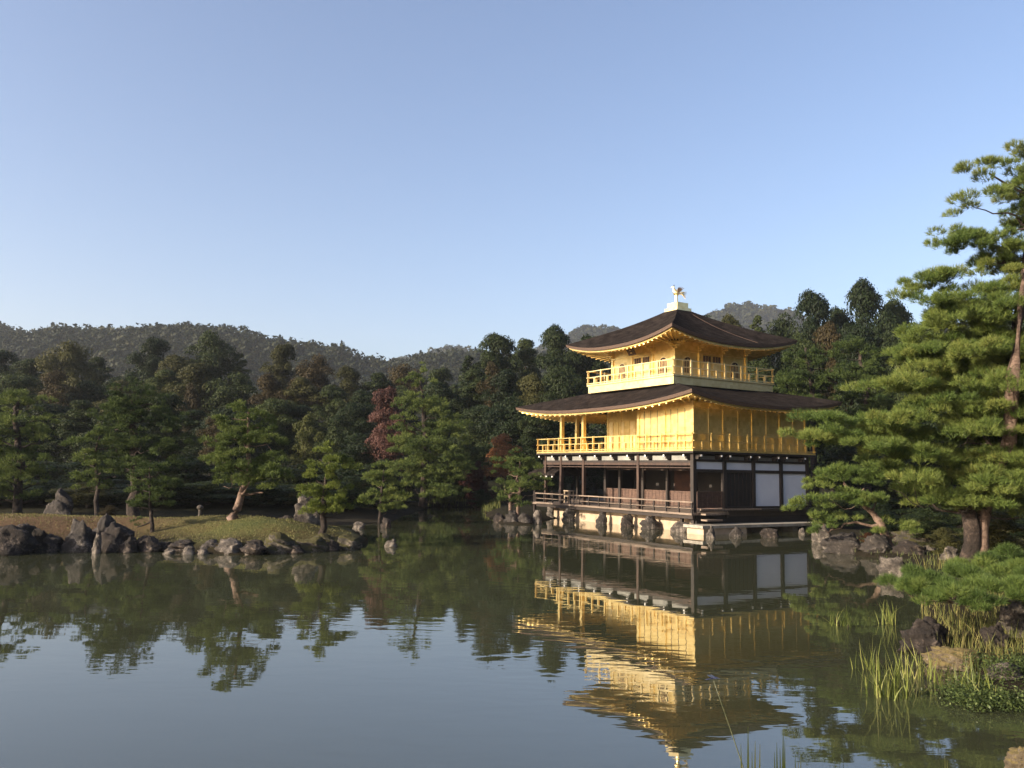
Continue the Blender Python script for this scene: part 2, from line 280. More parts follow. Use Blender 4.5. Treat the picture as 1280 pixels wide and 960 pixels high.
# ---------------------------------------------------------------- water
def watermat():
    m, nt, p = mat('pond_water'); p.inputs['Base Color'].default_value = (.034, .037, .020, 1); p.inputs['Roughness'].default_value = .015
    p.inputs['IOR'].default_value = 1.85; p.inputs['Specular IOR Level'].default_value = .5
    n1 = noise(nt, 3.2, 2, .45, .3, (.45, 1, 1)); n2 = noise(nt, .55, 2, .5, 0, (.6, 1, 1)); msk = noise(nt, .11, 2, .5, 0, (.5, 1, 1))
    mk = N(nt, 'ShaderNodeMapRange'); nt.links.new(msk, mk.inputs[0]); mk.inputs[1].default_value = .42; mk.inputs[2].default_value = .62; mk.inputs[3].default_value = .15; mk.inputs[4].default_value = .95
    a = N(nt, 'ShaderNodeMath', operation='MULTIPLY'); nt.links.new(n1, a.inputs[0]); nt.links.new(mk.outputs[0], a.inputs[1])
    a2 = N(nt, 'ShaderNodeMath', operation='MULTIPLY'); nt.links.new(a.outputs[0], a2.inputs[0]); a2.inputs[1].default_value = .0035
    b = N(nt, 'ShaderNodeMath', operation='MULTIPLY_ADD'); nt.links.new(n2, b.inputs[0]); b.inputs[1].default_value = .004; nt.links.new(a2.outputs[0], b.inputs[2])
    bump(nt, p, b.outputs[0], 1, 1); return m
wx = np.array([-900, -70, -30, 0, 30, 900.]); wy = np.array([-300, 0, 30, 60, 100, 180.])
WX, WY = np.meshgrid(wx, wy); wi = np.arange(36).reshape(6, 6)
wme = npmesh('water', np.stack([WX, WY, WX*0], -1).reshape(-1, 3), np.stack([wi[:-1,:-1], wi[:-1,1:], wi[1:,1:], wi[1:,:-1]], -1).reshape(-1, 4), 4)
tag(link('water', wme, watermat()), kind='structure')
# ---------------------------------------------------------------- the golden pavilion
b = 2.12; U = 13.66; VV = 4*b; E1 = .348
pav = empty('pavilion', (BX, BY, 0), 'three-storey golden pavilion with dark curved shingle roofs standing at the edge of the pond', 'pavilion', rz=-YAW)
G, D_, BR = MT['gold'], MT['dark'], MT['brown']
def P(mb, name, m, par=None, smooth=False): return mb.build(name, m, par or pav, smooth)
# base
P(MB().B(.35, 13.3, .30, VV, -.6, .74), 'plaster_base', MT['plaster'])
P(MB().B(-1.25, -.1, -.55, 2.4, -.5, .30), 'plaster_plinth', MT['plaster'])
P(MB().B(-1.35, 0, -.7, 8.1, .31, .45), 'stone_ledge', MT['slab'])
for v in (3.9, 6.2): P(MB().B(-.9, -.2, v, v+.4, -.4, .31), 'ledge_support', MT['slab'])
# ground-floor deck
mb = MB()
for k in range(11): mb.B(-E1, U+E1, -.46 + k*.235, -.46 + k*.235 + .225, .885, .985)
dk = P(mb, 'deck', MT['deck'])
P(MB().B(-E1+.05, U+E1-.05, -.36, -.2, .70, .882).B(-E1+.05, U, 2.0, 2.12, .74, .882), 'deck_beam', D_)
def u_at(px):
    us = np.linspace(-1, 14, 600); return float(min(us, key=lambda u: abs(to_px(bl(u, -.22, .3))[0] - px)))
for px_ in (689, 713, 754, 785, 815, 851):
    u = u_at(px_); P(MB().B(u-.07, u+.07, -.2, -.06, .2, .70), 'deck_post', D_)
P(MB().B(-.25, U, 2.13, VV+.1, .80, 1.19).B(-.45, -.25, .0, VV+.3, 1.05, 1.185), 'inner_floor', D_)
P(MB().B(-.52, -.46, 0, 4.3, 1.12, 1.20), 'floor_edge', MT['deck'])
P(MB().B(-.9, -.46, .05, 1.1, .62, .70).B(-.80, -.46, .05, 1.1, .9, .98), 'step', MT['deck'])
P(MB().B(-.2, 0, 0, VV, .45, 1.0), 'recess_shade_sheet', MT['black'])  # black sheet standing in for the shade of the recess below the floor
# low deck railing
rl = P(MB().B(-E1, U+E1, -.42, -.35, 1.50, 1.565).B(-E1, U+E1, -.405, -.365, 1.20, 1.235), 'railing', MT['deck'])
for k in range(16):
    u = -E1 + .05 + k*(U+2*E1-.1)/15; P(MB().B(u-.035, u+.035, -.42, -.35, .986, 1.5), 'railing_post', D_, rl)
rl = P(MB().B(U+E1-.07, U+E1, -.34, 2.0, 1.50, 1.565), 'railing', MT['deck'])
# posts of the ground floor
def post(u, v, z0, z1, m, r=.1): return P(MB().B(u-r, u+r, v-r, v+r, z0, z1), 'post', m)
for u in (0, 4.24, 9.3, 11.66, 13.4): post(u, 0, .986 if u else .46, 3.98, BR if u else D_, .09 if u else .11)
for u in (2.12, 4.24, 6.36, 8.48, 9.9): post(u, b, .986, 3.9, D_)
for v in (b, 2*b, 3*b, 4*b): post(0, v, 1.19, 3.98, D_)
# interior
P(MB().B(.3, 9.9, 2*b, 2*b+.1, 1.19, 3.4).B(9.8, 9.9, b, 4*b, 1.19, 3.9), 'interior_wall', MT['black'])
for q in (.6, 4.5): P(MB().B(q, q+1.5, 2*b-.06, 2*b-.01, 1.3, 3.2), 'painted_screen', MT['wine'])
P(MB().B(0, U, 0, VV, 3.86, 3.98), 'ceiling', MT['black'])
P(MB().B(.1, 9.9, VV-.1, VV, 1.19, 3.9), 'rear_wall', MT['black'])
def lattice(ax, a0, a1, pos, z0, z1):
    mb = MB(); f = .045
    def q(x0, x1, y0, y1, t0=0, t1=.05):
        if ax == 'u': mb.B(x0, x1, pos+t0, pos+t1, y0, y1)
        else: mb.B(pos+t0, pos+t1, x0, x1, y0, y1)
    q(a0, a1, z0, z0+f); q(a0, a1, z1-f, z1); q(a0, a0+f, z0+f, z1-f); q(a1-f, a1, z0+f, z1-f)
    k = int((z1-z0)/.085)
    for i in range(1, k): z = z0 + (z1-z0)*i/k; q(a0+f, a1-f, z-.014, z+.014, .008, .042)
    n = int((a1-a0)/.3)
    for i in range(1, n): x = a0 + (a1-a0)*i/n; q(x-.012, x+.012, z0+f, z1-f, -.004, .007)
    l = P(mb, 'lattice_panel', MT['lattice']); mb2 = MB()
    mb2.B(a0+f, a1-f, pos+.052, pos+.062, z0+f, z1-f) if ax == 'u' else mb2.B(pos+.052, pos+.062, a0+f, a1-f, z0+f, z1-f)
    P(mb2, 'backing_board', MT['lattice'], l)
for i in range(4): lattice('u', i*b+.14, (i+1)*b-.14, b-.03, 1.05, 1.98)
lattice('u', 4*b+.12, 9.8, b-.03, 1.05, 1.98)
lattice('v', .28, 1.98, -.02, 1.22, 2.06)
# open bay behind the lattice, door and paper panels on the shaded side
P(MB().B(-.02, .04, b+.1, 2*b-.1, 1.2, 3.02), 'wooden_door', MT['black'])
for k in range(7):
    v = b + .15 + k*.29; P(MB().B(-.045, -.02, v, v+.03, 1.2, 3.02), 'door_batten', D_)
for k in (2, 3): P(MB().B(0, .03, k*b+.11, (k+1)*b-.11, 1.29, 3.02), 'paper_screen', MT['shoji'])
for k in range(4): P(MB().B(0, .03, k*b+.11, (k+1)*b-.11, 3.18, 3.56), 'transom_panel', MT['shoji'])
P(MB().B(-.06, .08, .11, VV, 3.02, 3.175).B(-.06, .08, .11, VV, 3.565, 3.68).B(-.06, .08, b, VV, 1.187, 1.285), 'wall_beam', D_)
for k in range(4): P(MB().B(.03, .06, k*b+.11, (k+1)*b-.11, 3.68, 3.86), 'upper_panel', MT['grey_plaster'])
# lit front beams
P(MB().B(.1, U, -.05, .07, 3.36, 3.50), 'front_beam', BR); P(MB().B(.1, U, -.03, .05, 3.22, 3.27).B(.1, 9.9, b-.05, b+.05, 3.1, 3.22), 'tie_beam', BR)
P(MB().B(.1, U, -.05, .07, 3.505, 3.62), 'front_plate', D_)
for k in range(9):
    u = .3 + k*1.5; P(MB().B(u+.12, u+1.28, -.02, .02, 3.625, 3.86), 'frieze_panel', MT['grey_plaster'])
def bracket(u, v, du, dv, z, m=D_, tip=MT['white']):
    L = .42; w = .055
    if dv: br = P(MB().B(u-w, u+w, v, v+dv*L, z, z+.11).B(u-w, u+w, v, v+dv*L*.6, z-.12, z-.004), 'bracket', m); P(MB().B(u-w+.008, u+w-.008, v+dv*L, v+dv*(L+.012), z+.01, z+.1), 'bracket_tip', tip, br)
    else: br = P(MB().B(u, u+du*L, v-w, v+w, z, z+.11).B(u, u+du*L*.6, v-w, v+w, z-.12, z-.004), 'bracket', m); P(MB().B(u+du*L, u+du*(L+.012), v-w+.008, v+w-.008, z+.01, z+.1), 'bracket_tip', tip, br)
for k in range(10): bracket(.2 + k*1.48, -.06, 0, -1, 3.80)
for v in (.1, 1.5, 2.12, 3.6, 4.24, 5.7, 6.36, 7.8): bracket(-.06, v, -1, 0, 3.80)
# middle storey
P(MB().B(-E1-.02, U+E1+.02, -E1-.02, VV+E1+.02, 3.985, 4.07), 'balcony_underside', D_)
P(MB().B(-E1, U+E1, -E1, VV+E1, 4.075, 4.17), 'balcony_floor', G)
WT = 6.62
gw = P(MB().B(0, .12, 0, VV, 4.17, WT).B(.12, 4.24, 0, .12, 4.17, WT).B(4.24, 4.36, .0, b, 4.17, WT).B(4.36, 9.75, b, b+.12, 4.17, WT).B(9.63, 9.75, b+.12, VV, 4.17, WT).B(.12, 9.63, VV-.12, VV, 4.17, WT), 'gold_wall', G)
for u in (0, 2.12, 4.24): P(MB().B(u-.09, u+.09, -.06, .09, 4.17, WT-.003), 'column', G)
for u in (6.36, 8.48, 9.7): P(MB().B(u-.08, u+.08, b-.05, b+.05, 4.17, WT-.003), 'column', G)
for u, v in ((9.36, 0), (11.66, 0), (13.0, b), (11.66, VV), (11.66, 2*b)): P(MB().B(u-.1, u+.1, v-.1, v+.1, 4.17, WT+.2), 'column', G)
for v in (b, 2*b, 3*b, 4*b-.06): P(MB().B(-.03, .05, v-.05, v+.05, 4.17, WT-.003), 'column', G)
P(MB().B(-.045, .02, .09, VV, 6.28, 6.40).B(.09, 4.15, -.045, .0, 6.28, 6.40).B(4.4, 9.7, b-.04, b, 6.05, 6.15), 'wall_rail', G)
for k in range(1, 8):
    if k % 2: P(MB().B(-.012, .0, k*b/2-.012, k*b/2+.012, 4.17, 6.28), 'panel_joint', MT['gold_pale'])
for k in range(8):
    u = .06 + k*.53; 
    if k % 4: P(MB().B(u-.012, u+.012, -.014, 0, 4.17, 6.28), 'panel_joint', MT['edge'])
for k in range(10):
    u = 4.4 + k*.53; P(MB().B(u+.03, u+.50, b-.025, b-.001, 4.4, 6.0), 'gold_shutter', MT['gold_pale'] if k % 2 else G)
P(MB().B(.1, U-.1, -.02, .1, WT-.02, WT+.16).B(-.02, .1, -.02, VV, WT+.0, WT+.17), 'wall_plate', G)
def rail_run(parent, a, bb, z0, z1, m, n, horiz=(1., .55, .12), ww=.035):
    # a,bb : (u,v) ends
    du, dv = bb[0]-a[0], bb[1]-a[1]; mb = MB()
    for h in horiz:
        z = z0 + (z1-z0)*h
        if abs(du) > abs(dv): mb.B(a[0]-.12, bb[0]+.12, a[1]-ww, a[1]+ww, z-.05, z)
        else: mb.B(a[0]-ww, a[0]+ww, a[1]-.12, bb[1]+.12, z-.05-.002, z-.002)
    r = P(mb, 'railing', m, parent)
    for k in range(n):
        t = (k+.0)/(n-1); u, v = a[0]+du*t, a[1]+dv*t; tall = k % 2 == 0
        q = ww+.01
        P(MB().B(u-q, u+q, v-q, v+q, z0, z1 + .02 if tall else z0+(z1-z0)*.5), 'railing_post', m, r)
e = E1 - .06
for a, c, n in (((-e, -e), (U+e, -e), 25), ((-e, -e), (-e, VV+e), 15), ((U+e, -e), (U+e, VV+e), 15), ((-e, VV+e), (U+e, VV+e), 25)):
    rail_run(None, a, c, 4.17, 5.0, G, n)
# roofs
def roof(name, u0, u1, v0, v1, zt, sag, p, iu0, iu1, iv0, iv1, zi, conc, wall, zwall, th=.17, nrail=26, flare=0.0):
    nt_, ns = 49, 15
    sides = [((u0,v0),(u1,v0),(iu0,iv0),(iu1,iv0)), ((u1,v0),(u1,v1),(iu1,iv0),(iu1,iv1)), ((u1,v1),(u0,v1),(iu1,iv1),(iu0,iv1)), ((u0,v1),(u0,v0),(iu0,iv1),(iu0,iv0))]
    def ez(t): return zt - sag + sag*abs(2*t-1)**p
    top, edge, fas, sof = MB(), MB(), MB(), MB(); raf = []
    wu0, wu1, wv0, wv1 = wall
    ws = [((wu0,wv0),(wu1,wv0)), ((wu1,wv0),(wu1,wv1)), ((wu1,wv1),(wu0,wv1)), ((wu0,wv1),(wu0,wv0))]
    for si, (a, c, ia, ic) in enumerate(sides):
        A, Cc, IA, IC = map(np.array, (a, c, ia, ic)); Wa, Wc = map(np.array, ws[si]); cen = np.array([(u0+u1)/2, (v0+v1)/2])
        base = len(top.v)
        for i in range(nt_):
            t = i/(nt_-1); o = A + (Cc-A)*t; q = IA + (IC-IA)*t; z0_ = ez(t)
            for j in range(ns):
                s = j/(ns-1); pt = o + (q-o)*s; g = (1-conc)*s + conc*s**2.2
                z = z0_ + (zi - z0_)*g + .10*math.sin(min(s*6, math.pi)/2)*(1-s)
                top.v.append((-pt[0], pt[1], z))
        for i in range(nt_-1):
            for j in range(ns-1):
                k = base+i*ns+j; top.f.append((k, k+1, k+ns+1, k+ns))
        def off(t, d): o = A + (Cc-A)*t; L = (u1-u0, v1-v0); cx = cen; q = np.array([cx[0] + (o[0]-cx[0])*(1 - 2*d/L[0]), cx[1] + (o[1]-cx[1])*(1 - 2*d/L[1])]); return q
        for i in range(nt_-1):
            t0, t1 = i/(nt_-1), (i+1)/(nt_-1); w0, w1 = Wa+(Wc-Wa)*t0, Wa+(Wc-Wa)*t1
            def V3(q, z): return (-q[0], q[1], z)
            z0a, z1a = ez(t0), ez(t1)
            o0, o1 = off(t0, 0), off(t1, 0); i0, i1 = off(t0, .10), off(t1, .10); j0, j1 = off(t0, .16), off(t1, .16)
            edge.quad(V3(o0, z0a), V3(o1, z1a), V3(i0*0+off(t1,.05), z1a-th), V3(off(t0,.05), z0a-th))
            edge.quad(V3(off(t0,.05), z0a-th), V3(off(t1,.05), z1a-th), V3(j1, z1a-th), V3(j0, z0a-th))
            fas.quad(V3(j0, z0a-th-.002), V3(j1, z1a-th-.002), V3(j1, z1a-th-.10), V3(j0, z0a-th-.10))
            fas.quad(V3(j0, z0a-th-.10), V3(j1, z1a-th-.10), V3(off(t1,.3), z1a-th-.10), V3(off(t0,.3), z0a-th-.10))
            sof.quad(V3(off(t0,.3), z0a-th-.06), V3(off(t1,.3), z1a-th-.06), V3(w1, zwall), V3(w0, zwall))
        for k in range(nrail):
            t = (k+.5)/nrail; o = off(t, .22); wq = Wa+(Wc-Wa)*t; zo = ez(t)-th-.07
            d = wq-o; d = d/np.linalg.norm(d); nn = np.array([-d[1], d[0]])*.035
            m_ = MB(); pr = [o+nn, o-nn, wq-nn, wq+nn]; zz = [zo, zo, zwall, zwall]
            n = 0; m_.v = [(-q[0], q[1], z-.10) for q, z in zip(pr, zz)] + [(-q[0], q[1], z-.012) for q, z in zip(pr, zz)]
            m_.f = [(0,1,2,3),(4,7,6,5),(0,4,5,1),(1,5,6,2),(2,6,7,3),(3,7,4,0)]; raf.append(m_)
    o = P(top, name, MT['roof'], smooth=True)
    P(edge, 'roof_edge', MT['edge'], o); P(fas, 'eave_board', G, o); P(sof, 'eave_soffit', G, o)
    al = MB()
    for m_ in raf:
        n = len(al.v); al.v += m_.v; al.f += [tuple(n+i for i in f) for f in m_.f]
    P(al, 'rafter_row', G, o)
    # hip ridges
    hp = MB()
    return o
EO = 1.389; UC, VC = 6.063, 4.555
roof('lower_roof', -EO, U+EO, -EO, VV+EO, 7.06, .52, 2.6, UC-2.9, UC+2.9, VC-2.9, VC+2.9, 8.0, .25, (.0, U-1.2, 0, VV), 6.72, nrail=30)
# top storey
T = UC; HH = 2.773; HR = 3.841
P(MB().B(T-HR, T+HR, VC-HR, VC+HR, 7.74, 8.16).B(T-HR-.07, T+HR+.07, VC-HR-.07, VC+HR+.07, 8.165, 8.25), 'upper_balcony', MT['gold_pale'])
W3 = 10.05
P(MB().B(T-HH, T+HH, VC-HH, VC+HH, 8.25, W3+.3), 'upper_wall', G)
for s in (-1, 1):
    for k in range(4):
        q = -HH + k*2*HH/3
        P(MB().B(T+q-.08, T+q+.08, VC+s*HH-.07, VC+s*HH+.07, 8.25, W3+.28), 'upper_column', G)
        if k in (1, 2): P(MB().B(T+s*HH-.07, T+s*HH+.07, VC+q-.08, VC+q+.08, 8.25, W3+.28), 'upper_column', G)
for a, c in (((T-HR, VC-HR), (T+HR, VC-HR)), ((T-HR, VC-HR), (T-HR, VC+HR)), ((T+HR, VC-HR), (T+HR, VC+HR)), ((T-HR, VC+HR), (T+HR, VC+HR))):
    rail_run(None, a, c, 8.25, 9.1, MT['gold_pale'], 13)
def arch(mb, cx, w, z0, z1, n=14):     # bell-shaped outline
    pts = [(cx-w*1.08, z0), (cx-w*.9, z0+(z1-z0)*.45)]
    for i in range(n+1):
        a = math.pi - math.pi*i/n; pts.append((cx + w*.9*math.cos(a), z0+(z1-z0)*.62 + (z1-z0)*.38*math.sin(a)**.8))
    pts += [(cx+w*.9, z0+(z1-z0)*.45), (cx+w*1.08, z0)]; return pts
def archpart(face, c, w, z0, z1, off, m, name, par=None):
    mb = MB(); pts = arch(mb, c, w, z0, z1); n = len(pts)
    for d in (off, off-.02 if True else 0):
        for x, z in pts:
            mb.v.append((-x, VC-HH-d, z) if face == 's' else (-(T-HH-d), x, z))
    mb.f = [tuple(range(n)), tuple(range(n, 2*n))[::-1]] + [(i, (i+1) % n, n+(i+1) % n, n+i) for i in range(n)]
    return P(mb, name, m, par)
for face, c0 in (('s', T), ('e', VC)):
    for q in (-1, 1):
        c = c0 + q*2*HH/3
        wdw = archpart(face, c, .40, 8.5, 9.52, .03, MT['gold_pale'], 'arched_window')
        archpart(face, c, .32, 8.56, 9.44, .05, MT['wine'], 'window_opening', wdw)
        mb = MB()
        for i in range(-2, 3):
            x = c + i*.12
            zt_ = 9.36 - abs(i)*.07
            mb.B(x-.012, x+.012, VC-HH-.07, VC-HH-.052, 8.56, zt_) if face == 's' else mb.B(T-HH-.07, T-HH-.052, x-.012, x+.012, 8.56, zt_)
        P(mb, 'window_bars', MT['gold_pale'], wdw)
    # panelled doors in the middle bay
    for q in (-1, 1):
        c = c0 + q*.38; mb = MB()
        def bx(x0, x1, z0, z1, d0, d1): mb.B(x0, x1, VC-HH-d1, VC-HH-d0, z0, z1) if face == 's' else mb.B(T-HH-d1, T-HH-d0, x0, x1, z0, z1)
        bx(c-.36, c+.36, 8.3, 9.72, .002, .045); dr = P(mb, 'panelled_door', G); mb = MB()
        for i in range(3): bx(c-.3+i*.205, c-.3+i*.205+.17, 9.28, 9.64, .046, .06)
        P(mb, 'lattice_light', MT['edge'], dr); mb = MB(); bx(c-.29, c+.29, 8.4, 8.75, .046, .06); bx(c-.29, c+.29, 8.82, 9.2, .046, .06); P(mb, 'door_panel', MT['gold_pale'], dr)
    mb = MB(); bxx = (lambda x0, x1, z0, z1: mb.B(x0, x1, VC-HH-.05, VC-HH, z0, z1) if face == 's' else mb.B(T-HH-.05, T-HH, x0, x1, z0, z1))
    bxx(c0-HH+.08, c0+HH-.08, 9.76, 9.86); P(mb, 'upper_wall_rail', G)
# bracket clusters under the top eaves
for q in (-HH, -HH/3, HH/3, HH):
    for (u, v, du, dv) in ((T+q, VC-HH, 0, -1), (T-HH, VC+q, -1, 0)):
        m_ = MB()
        for i, L in enumerate((.22, .45, .7)):
            z = 9.88 + i*.13
            if dv: m_.B(u-.06, u+.06, v-L, v-.08, z, z+.09); m_.B(u-.2-i*.03, u+.2+i*.03, v-L-.03, v-L+.05, z+.095, z+.125)
            else: m_.B(u-L, u-.08, v-.06, v+.06, z, z+.09); m_.B(u-L-.03, u-L+.05, v-.2-i*.03, v+.2+i*.03, z+.095, z+.125)
        P(m_, 'bracket_cluster', G)
pq = MB(); pq.v = [(-(T-.3), VC-HH-.75, 9.75), (-(T+.35), VC-HH-.75, 9.75), (-(T+.35), VC-HH-1.05, 10.25), (-(T-.3), VC-HH-1.05, 10.25)]
pq.v += [(x, y+.06, z-.03) for x, y, z in pq.v]; pq.f = [(0,1,2,3),(7,6,5,4),(0,4,5,1),(1,5,6,2),(2,6,7,3),(3,7,4,0)]
pl = P(pq, 'name_plaque', MT['edge'])
m_ = MB()
for i in range(3):
    z = 9.83 + i*.14; y = VC-HH-.75 - (z-9.75)*.6
    m_.box(-(T+.1), -(T-.05), y-.025, y-.006, z, z+.08)
P(m_, 'plaque_characters', MT['gold_pale'], pl)
HO = 4.861
ur = roof('upper_roof', T-HO, T+HO, VC-HO, VC+HO, 10.80, .60, 2.3, T-.52, T+.52, VC-.52, VC+.52, 12.72, .36, (T-HH, T+HH, VC-HH, VC+HH), 10.42, nrail=26)
mb = MB()
pts = [(-(T+HO-.1-(HO-.75)*s), VC-HO+.1+(HO-.75)*s, 0) for s in (0, 1)]
# finial: stepped base and phoenix
P(MB().B(T-.57, T+.57, VC-.57, VC+.57, 12.66, 12.86), 'dais_step', MT['gold_pale']); P(MB().B(T-.44, T+.44, VC-.44, VC+.44, 12.863, 13.19), 'dais', MT['gold_pale'])
fx = bpy.data.objects.new('phoenix_finial', None)
def loft(rings, n=10):
    m_ = MB(); m_.tube([r[0] for r in rings], [r[1] for r in rings], n); return m_
cx_, cy_ = -T, VC
# bird faces the viewer's left; local x to the right along +(-u)
def wpt(r, f, z): # r = towards image right, f = towards viewer
    rx, ry = math.cos(YAW), math.sin(YAW)       # world +x expressed in local frame
    return (cx_ + rx*r + ry*f*1.0, cy_ + ry*r*1.0 - rx*f, z - .21)
bird = P(loft([(wpt(.05, 0, 13.95), .05), (wpt(.0, 0, 13.98), .14), (wpt(-.12, 0, 14.05), .17), (wpt(-.2, 0, 14.18), .12), (wpt(-.24, 0, 14.32), .07), (wpt(-.25, 0, 14.40), .075), (wpt(-.31, 0, 14.42), .05), (wpt(-.42, 0, 14.38), .012)]), 'phoenix_statue', MT['gold_pale'], smooth=True)
P(MB().tube([wpt(-.1, .0, 13.40), wpt(-.1, 0, 13.5), wpt(-.1, 0, 13.78), wpt(-.08, 0, 13.92)], [.16, .11, .10, .09], 8), 'statue_pedestal', MT['gold_pale'])
for s in (-1, 1):
    m_ = MB()
    for k in range(5):
        a = R(35 + k*14); L = .42 - k*.03
        p0 = wpt(-.02, s*.1, 14.05); p1 = wpt(-.02 + math.cos(a)*L*.5, s*.22, 14.05+math.sin(a)*L*.6); p2 = wpt(-.02+math.cos(a)*L, s*.32, 14.05+math.sin(a)*L)
        m_.tube([p0, p1, p2], [.035, .04, .012], 5)
    P(m_, 'wing', MT['edge'] if s > 0 else MT['gold_pale'], bird)
m_ = MB()
for k in range(6):
    a = R(18 - k*14); m_.tube([wpt(.02, 0, 14.0), wpt(.25, (k-2.5)*.03, 14.08 + math.sin(a)*.15), wpt(.58 - k*.03, (k-2.5)*.05, 14.02 + math.sin(a)*.42)], [.04, .035, .012], 5)
P(m_, 'tail', MT['gold_pale'], bird)
P(MB().tube([wpt(-.26, 0, 14.44), wpt(-.24, 0, 14.52), wpt(-.16, 0, 14.55)], [.02, .03, .008], 5), 'crest', MT['edge'], bird)
cw = []
for i in range(13):
    s = .05 + .85*(1 - i/12); v = VC + .15 + 1.7*(1 - s); t_ = .5; z0_ = 10.80 - .60 + .60*abs(2*((v-(VC-HO))/(2*HO))-1)**2.3
    g_ = (1-.36)*s + .36*s**2.2; cw.append((-(T-HO + (HO-.52)*s), v, z0_ + (12.72-z0_)*g_ + .10*math.sin(min(s*6, math.pi)/2)*(1-s) + .03))
P(MB().tube(cw, .012, 5), 'conductor_strip', MT['edge'], ur)
# fishing deck on the far side
fr = MB(); u0_, u1_, v0_, v1_ = 12.3, 15.4, -.1, 2.5; vm = 1.2; ze, zr_ = 2.80, 3.60
fr.v = [(-u0_, v0_, ze), (-u1_, v0_, ze), (-u1_+.9, vm, zr_), (-u0_, vm, zr_), (-u0_, v1_, ze), (-u1_, v1_, ze)]
fr.v += [(x, y, z-.14) for x, y, z in fr.v]
fr.f = [(0,1,2,3), (4,3,2,5), (1,5,2), (6,9,8,7), (10,11,8,9), (7,8,11), (0,6,7,1), (4,5,11,10), (1,7,11,5), (0,3,9,6), (3,4,10,9)]
fo = P(fr, 'annex_roof', MT['roof']); P(MB().B(12.3, 14.6, 1.1, 1.3, 3.58, 3.68), 'annex_ridge', MT['edge'], fo)
for k in range(5): P(MB().B(12.5+k*.65, 12.58+k*.65, -.14, -.06, 2.56, 2.65), 'rafter_tip', MT['white'], fo)
for u, v in ((15.0, .2), (15.0, 2.2), (13.0, 2.2)): P(MB().B(u-.07, u+.07, v-.07, v+.07, -.3, 2.68), 'annex_post', D_)
P(MB().B(14.05, 15.3, 0, 2.5, .8, .92), 'annex_floor', MT['deck'])
# small stand on the deck
st = empty('wooden_stand', bl(11.9, .75, .985), 'small pale wooden stand on the pavilion deck behind the railing, near its left end', 'stand', rz=-YAW)
MB().box(-.35, .35, -.2, .2, .72, .78).build('top', MT['plaster'], st); MB().box(-.3, .3, -.16, .16, .40, .44).build('shelf', MT['plaster'], st)
for x in (-.28, .28):
    for y in (-.14, .14): MB().box(x-.03, x+.03, y-.03, y+.03, 0, .72).build('leg', MT['plaster'], st)
# ---------------------------------------------------------------- foliage builders
rng = np.random.default_rng(7); random.seed(7)
def unit(a): return a / np.maximum(np.linalg.norm(a, axis=-1, keepdims=True), 1e-9)
def leaf_quads(c, n, size, asp=.55):
    k = len(c); r = unit(rng.normal(size=(k, 3))); a = unit(np.cross(n, r)); bb = np.cross(n, a); s = size[:, None]
    V = np.stack([c - a*s, c - bb*s*asp, c + a*s, c + bb*s*asp], 1).reshape(-1, 3); return V, np.arange(k*4).reshape(k, 4)
def crown_mesh(name, Hh, Rr, nl, leaf, base=.28, lumps=34, taper=.0, seed=0, sparse=False):
    global rng; rng = np.random.default_rng(seed); L = []
    for i in range(lumps):
        z = rng.uniform(0, 1); ang = rng.uniform(0, 2*math.pi)
        prof = math.sin(math.pi*min(1, (z*.86+.14)))**.6 if not taper else (1 - z)**.75*.95+.08
        rad = Rr*prof*rng.uniform(.35, .95); lr = Rr*rng.uniform(.20, .38)*(1 - .68*z if taper else 1)
        L.append((rad*math.cos(ang), rad*math.sin(ang), Hh*(base + (1-base)*z*.93), lr))
    
    for q in np.linspace(base+.08, .93, 20 if taper else 9):
        pf = math.sin(math.pi*min(1, q*.86+.14))**.6 if not taper else (1-q)**.75*.95+.1
        L.append((rng.normal(0, Rr*.1), rng.normal(0, Rr*.1), Hh*q, max(Rr*pf*rng.uniform(.42, .6), Rr*.16)))
    L.append((0, 0, Hh*.94, Rr*(.16 if taper else .3))); L = np.array(L); wgt = L[:, 3]**2; cnt = (wgt/wgt.sum()*nl).astype(int)
    cs, ns, ts = [], [], []
    for (x, y, z, r), k in zip(L, cnt):
        d = unit(rng.normal(size=(k, 3))); d[:, 2] = np.where(d[:, 2] < -.3, -d[:, 2], d[:, 2])
        # sub-clumps break the sphere
        sub = unit(rng.normal(size=(9, 3))); near = (d @ sub.T).max(1)
        rad = r*(.62 + .42*near**3 + rng.normal(0, .07, k)); rad *= np.where(rng.random(k) < .2, rng.uniform(.5, 1, k), 1)
        p = d*rad[:, None]*np.array([1, 1, .78]) + (x, y, z); cs.append(p)
        ns.append(unit(d + rng.normal(0, .45, (k, 3)) + (0, 0, .25))); ts.append(rng.uniform(.25, .7) + rng.normal(0, .16, k))
    c = np.concatenate(cs); n = np.concatenate(ns); t = np.clip(np.concatenate(ts), 0, 1)
    V, Fq = leaf_quads(c, n, leaf*rng.uniform(.6, 1.3, len(c))); return npmesh(name, V, Fq, 4, t)
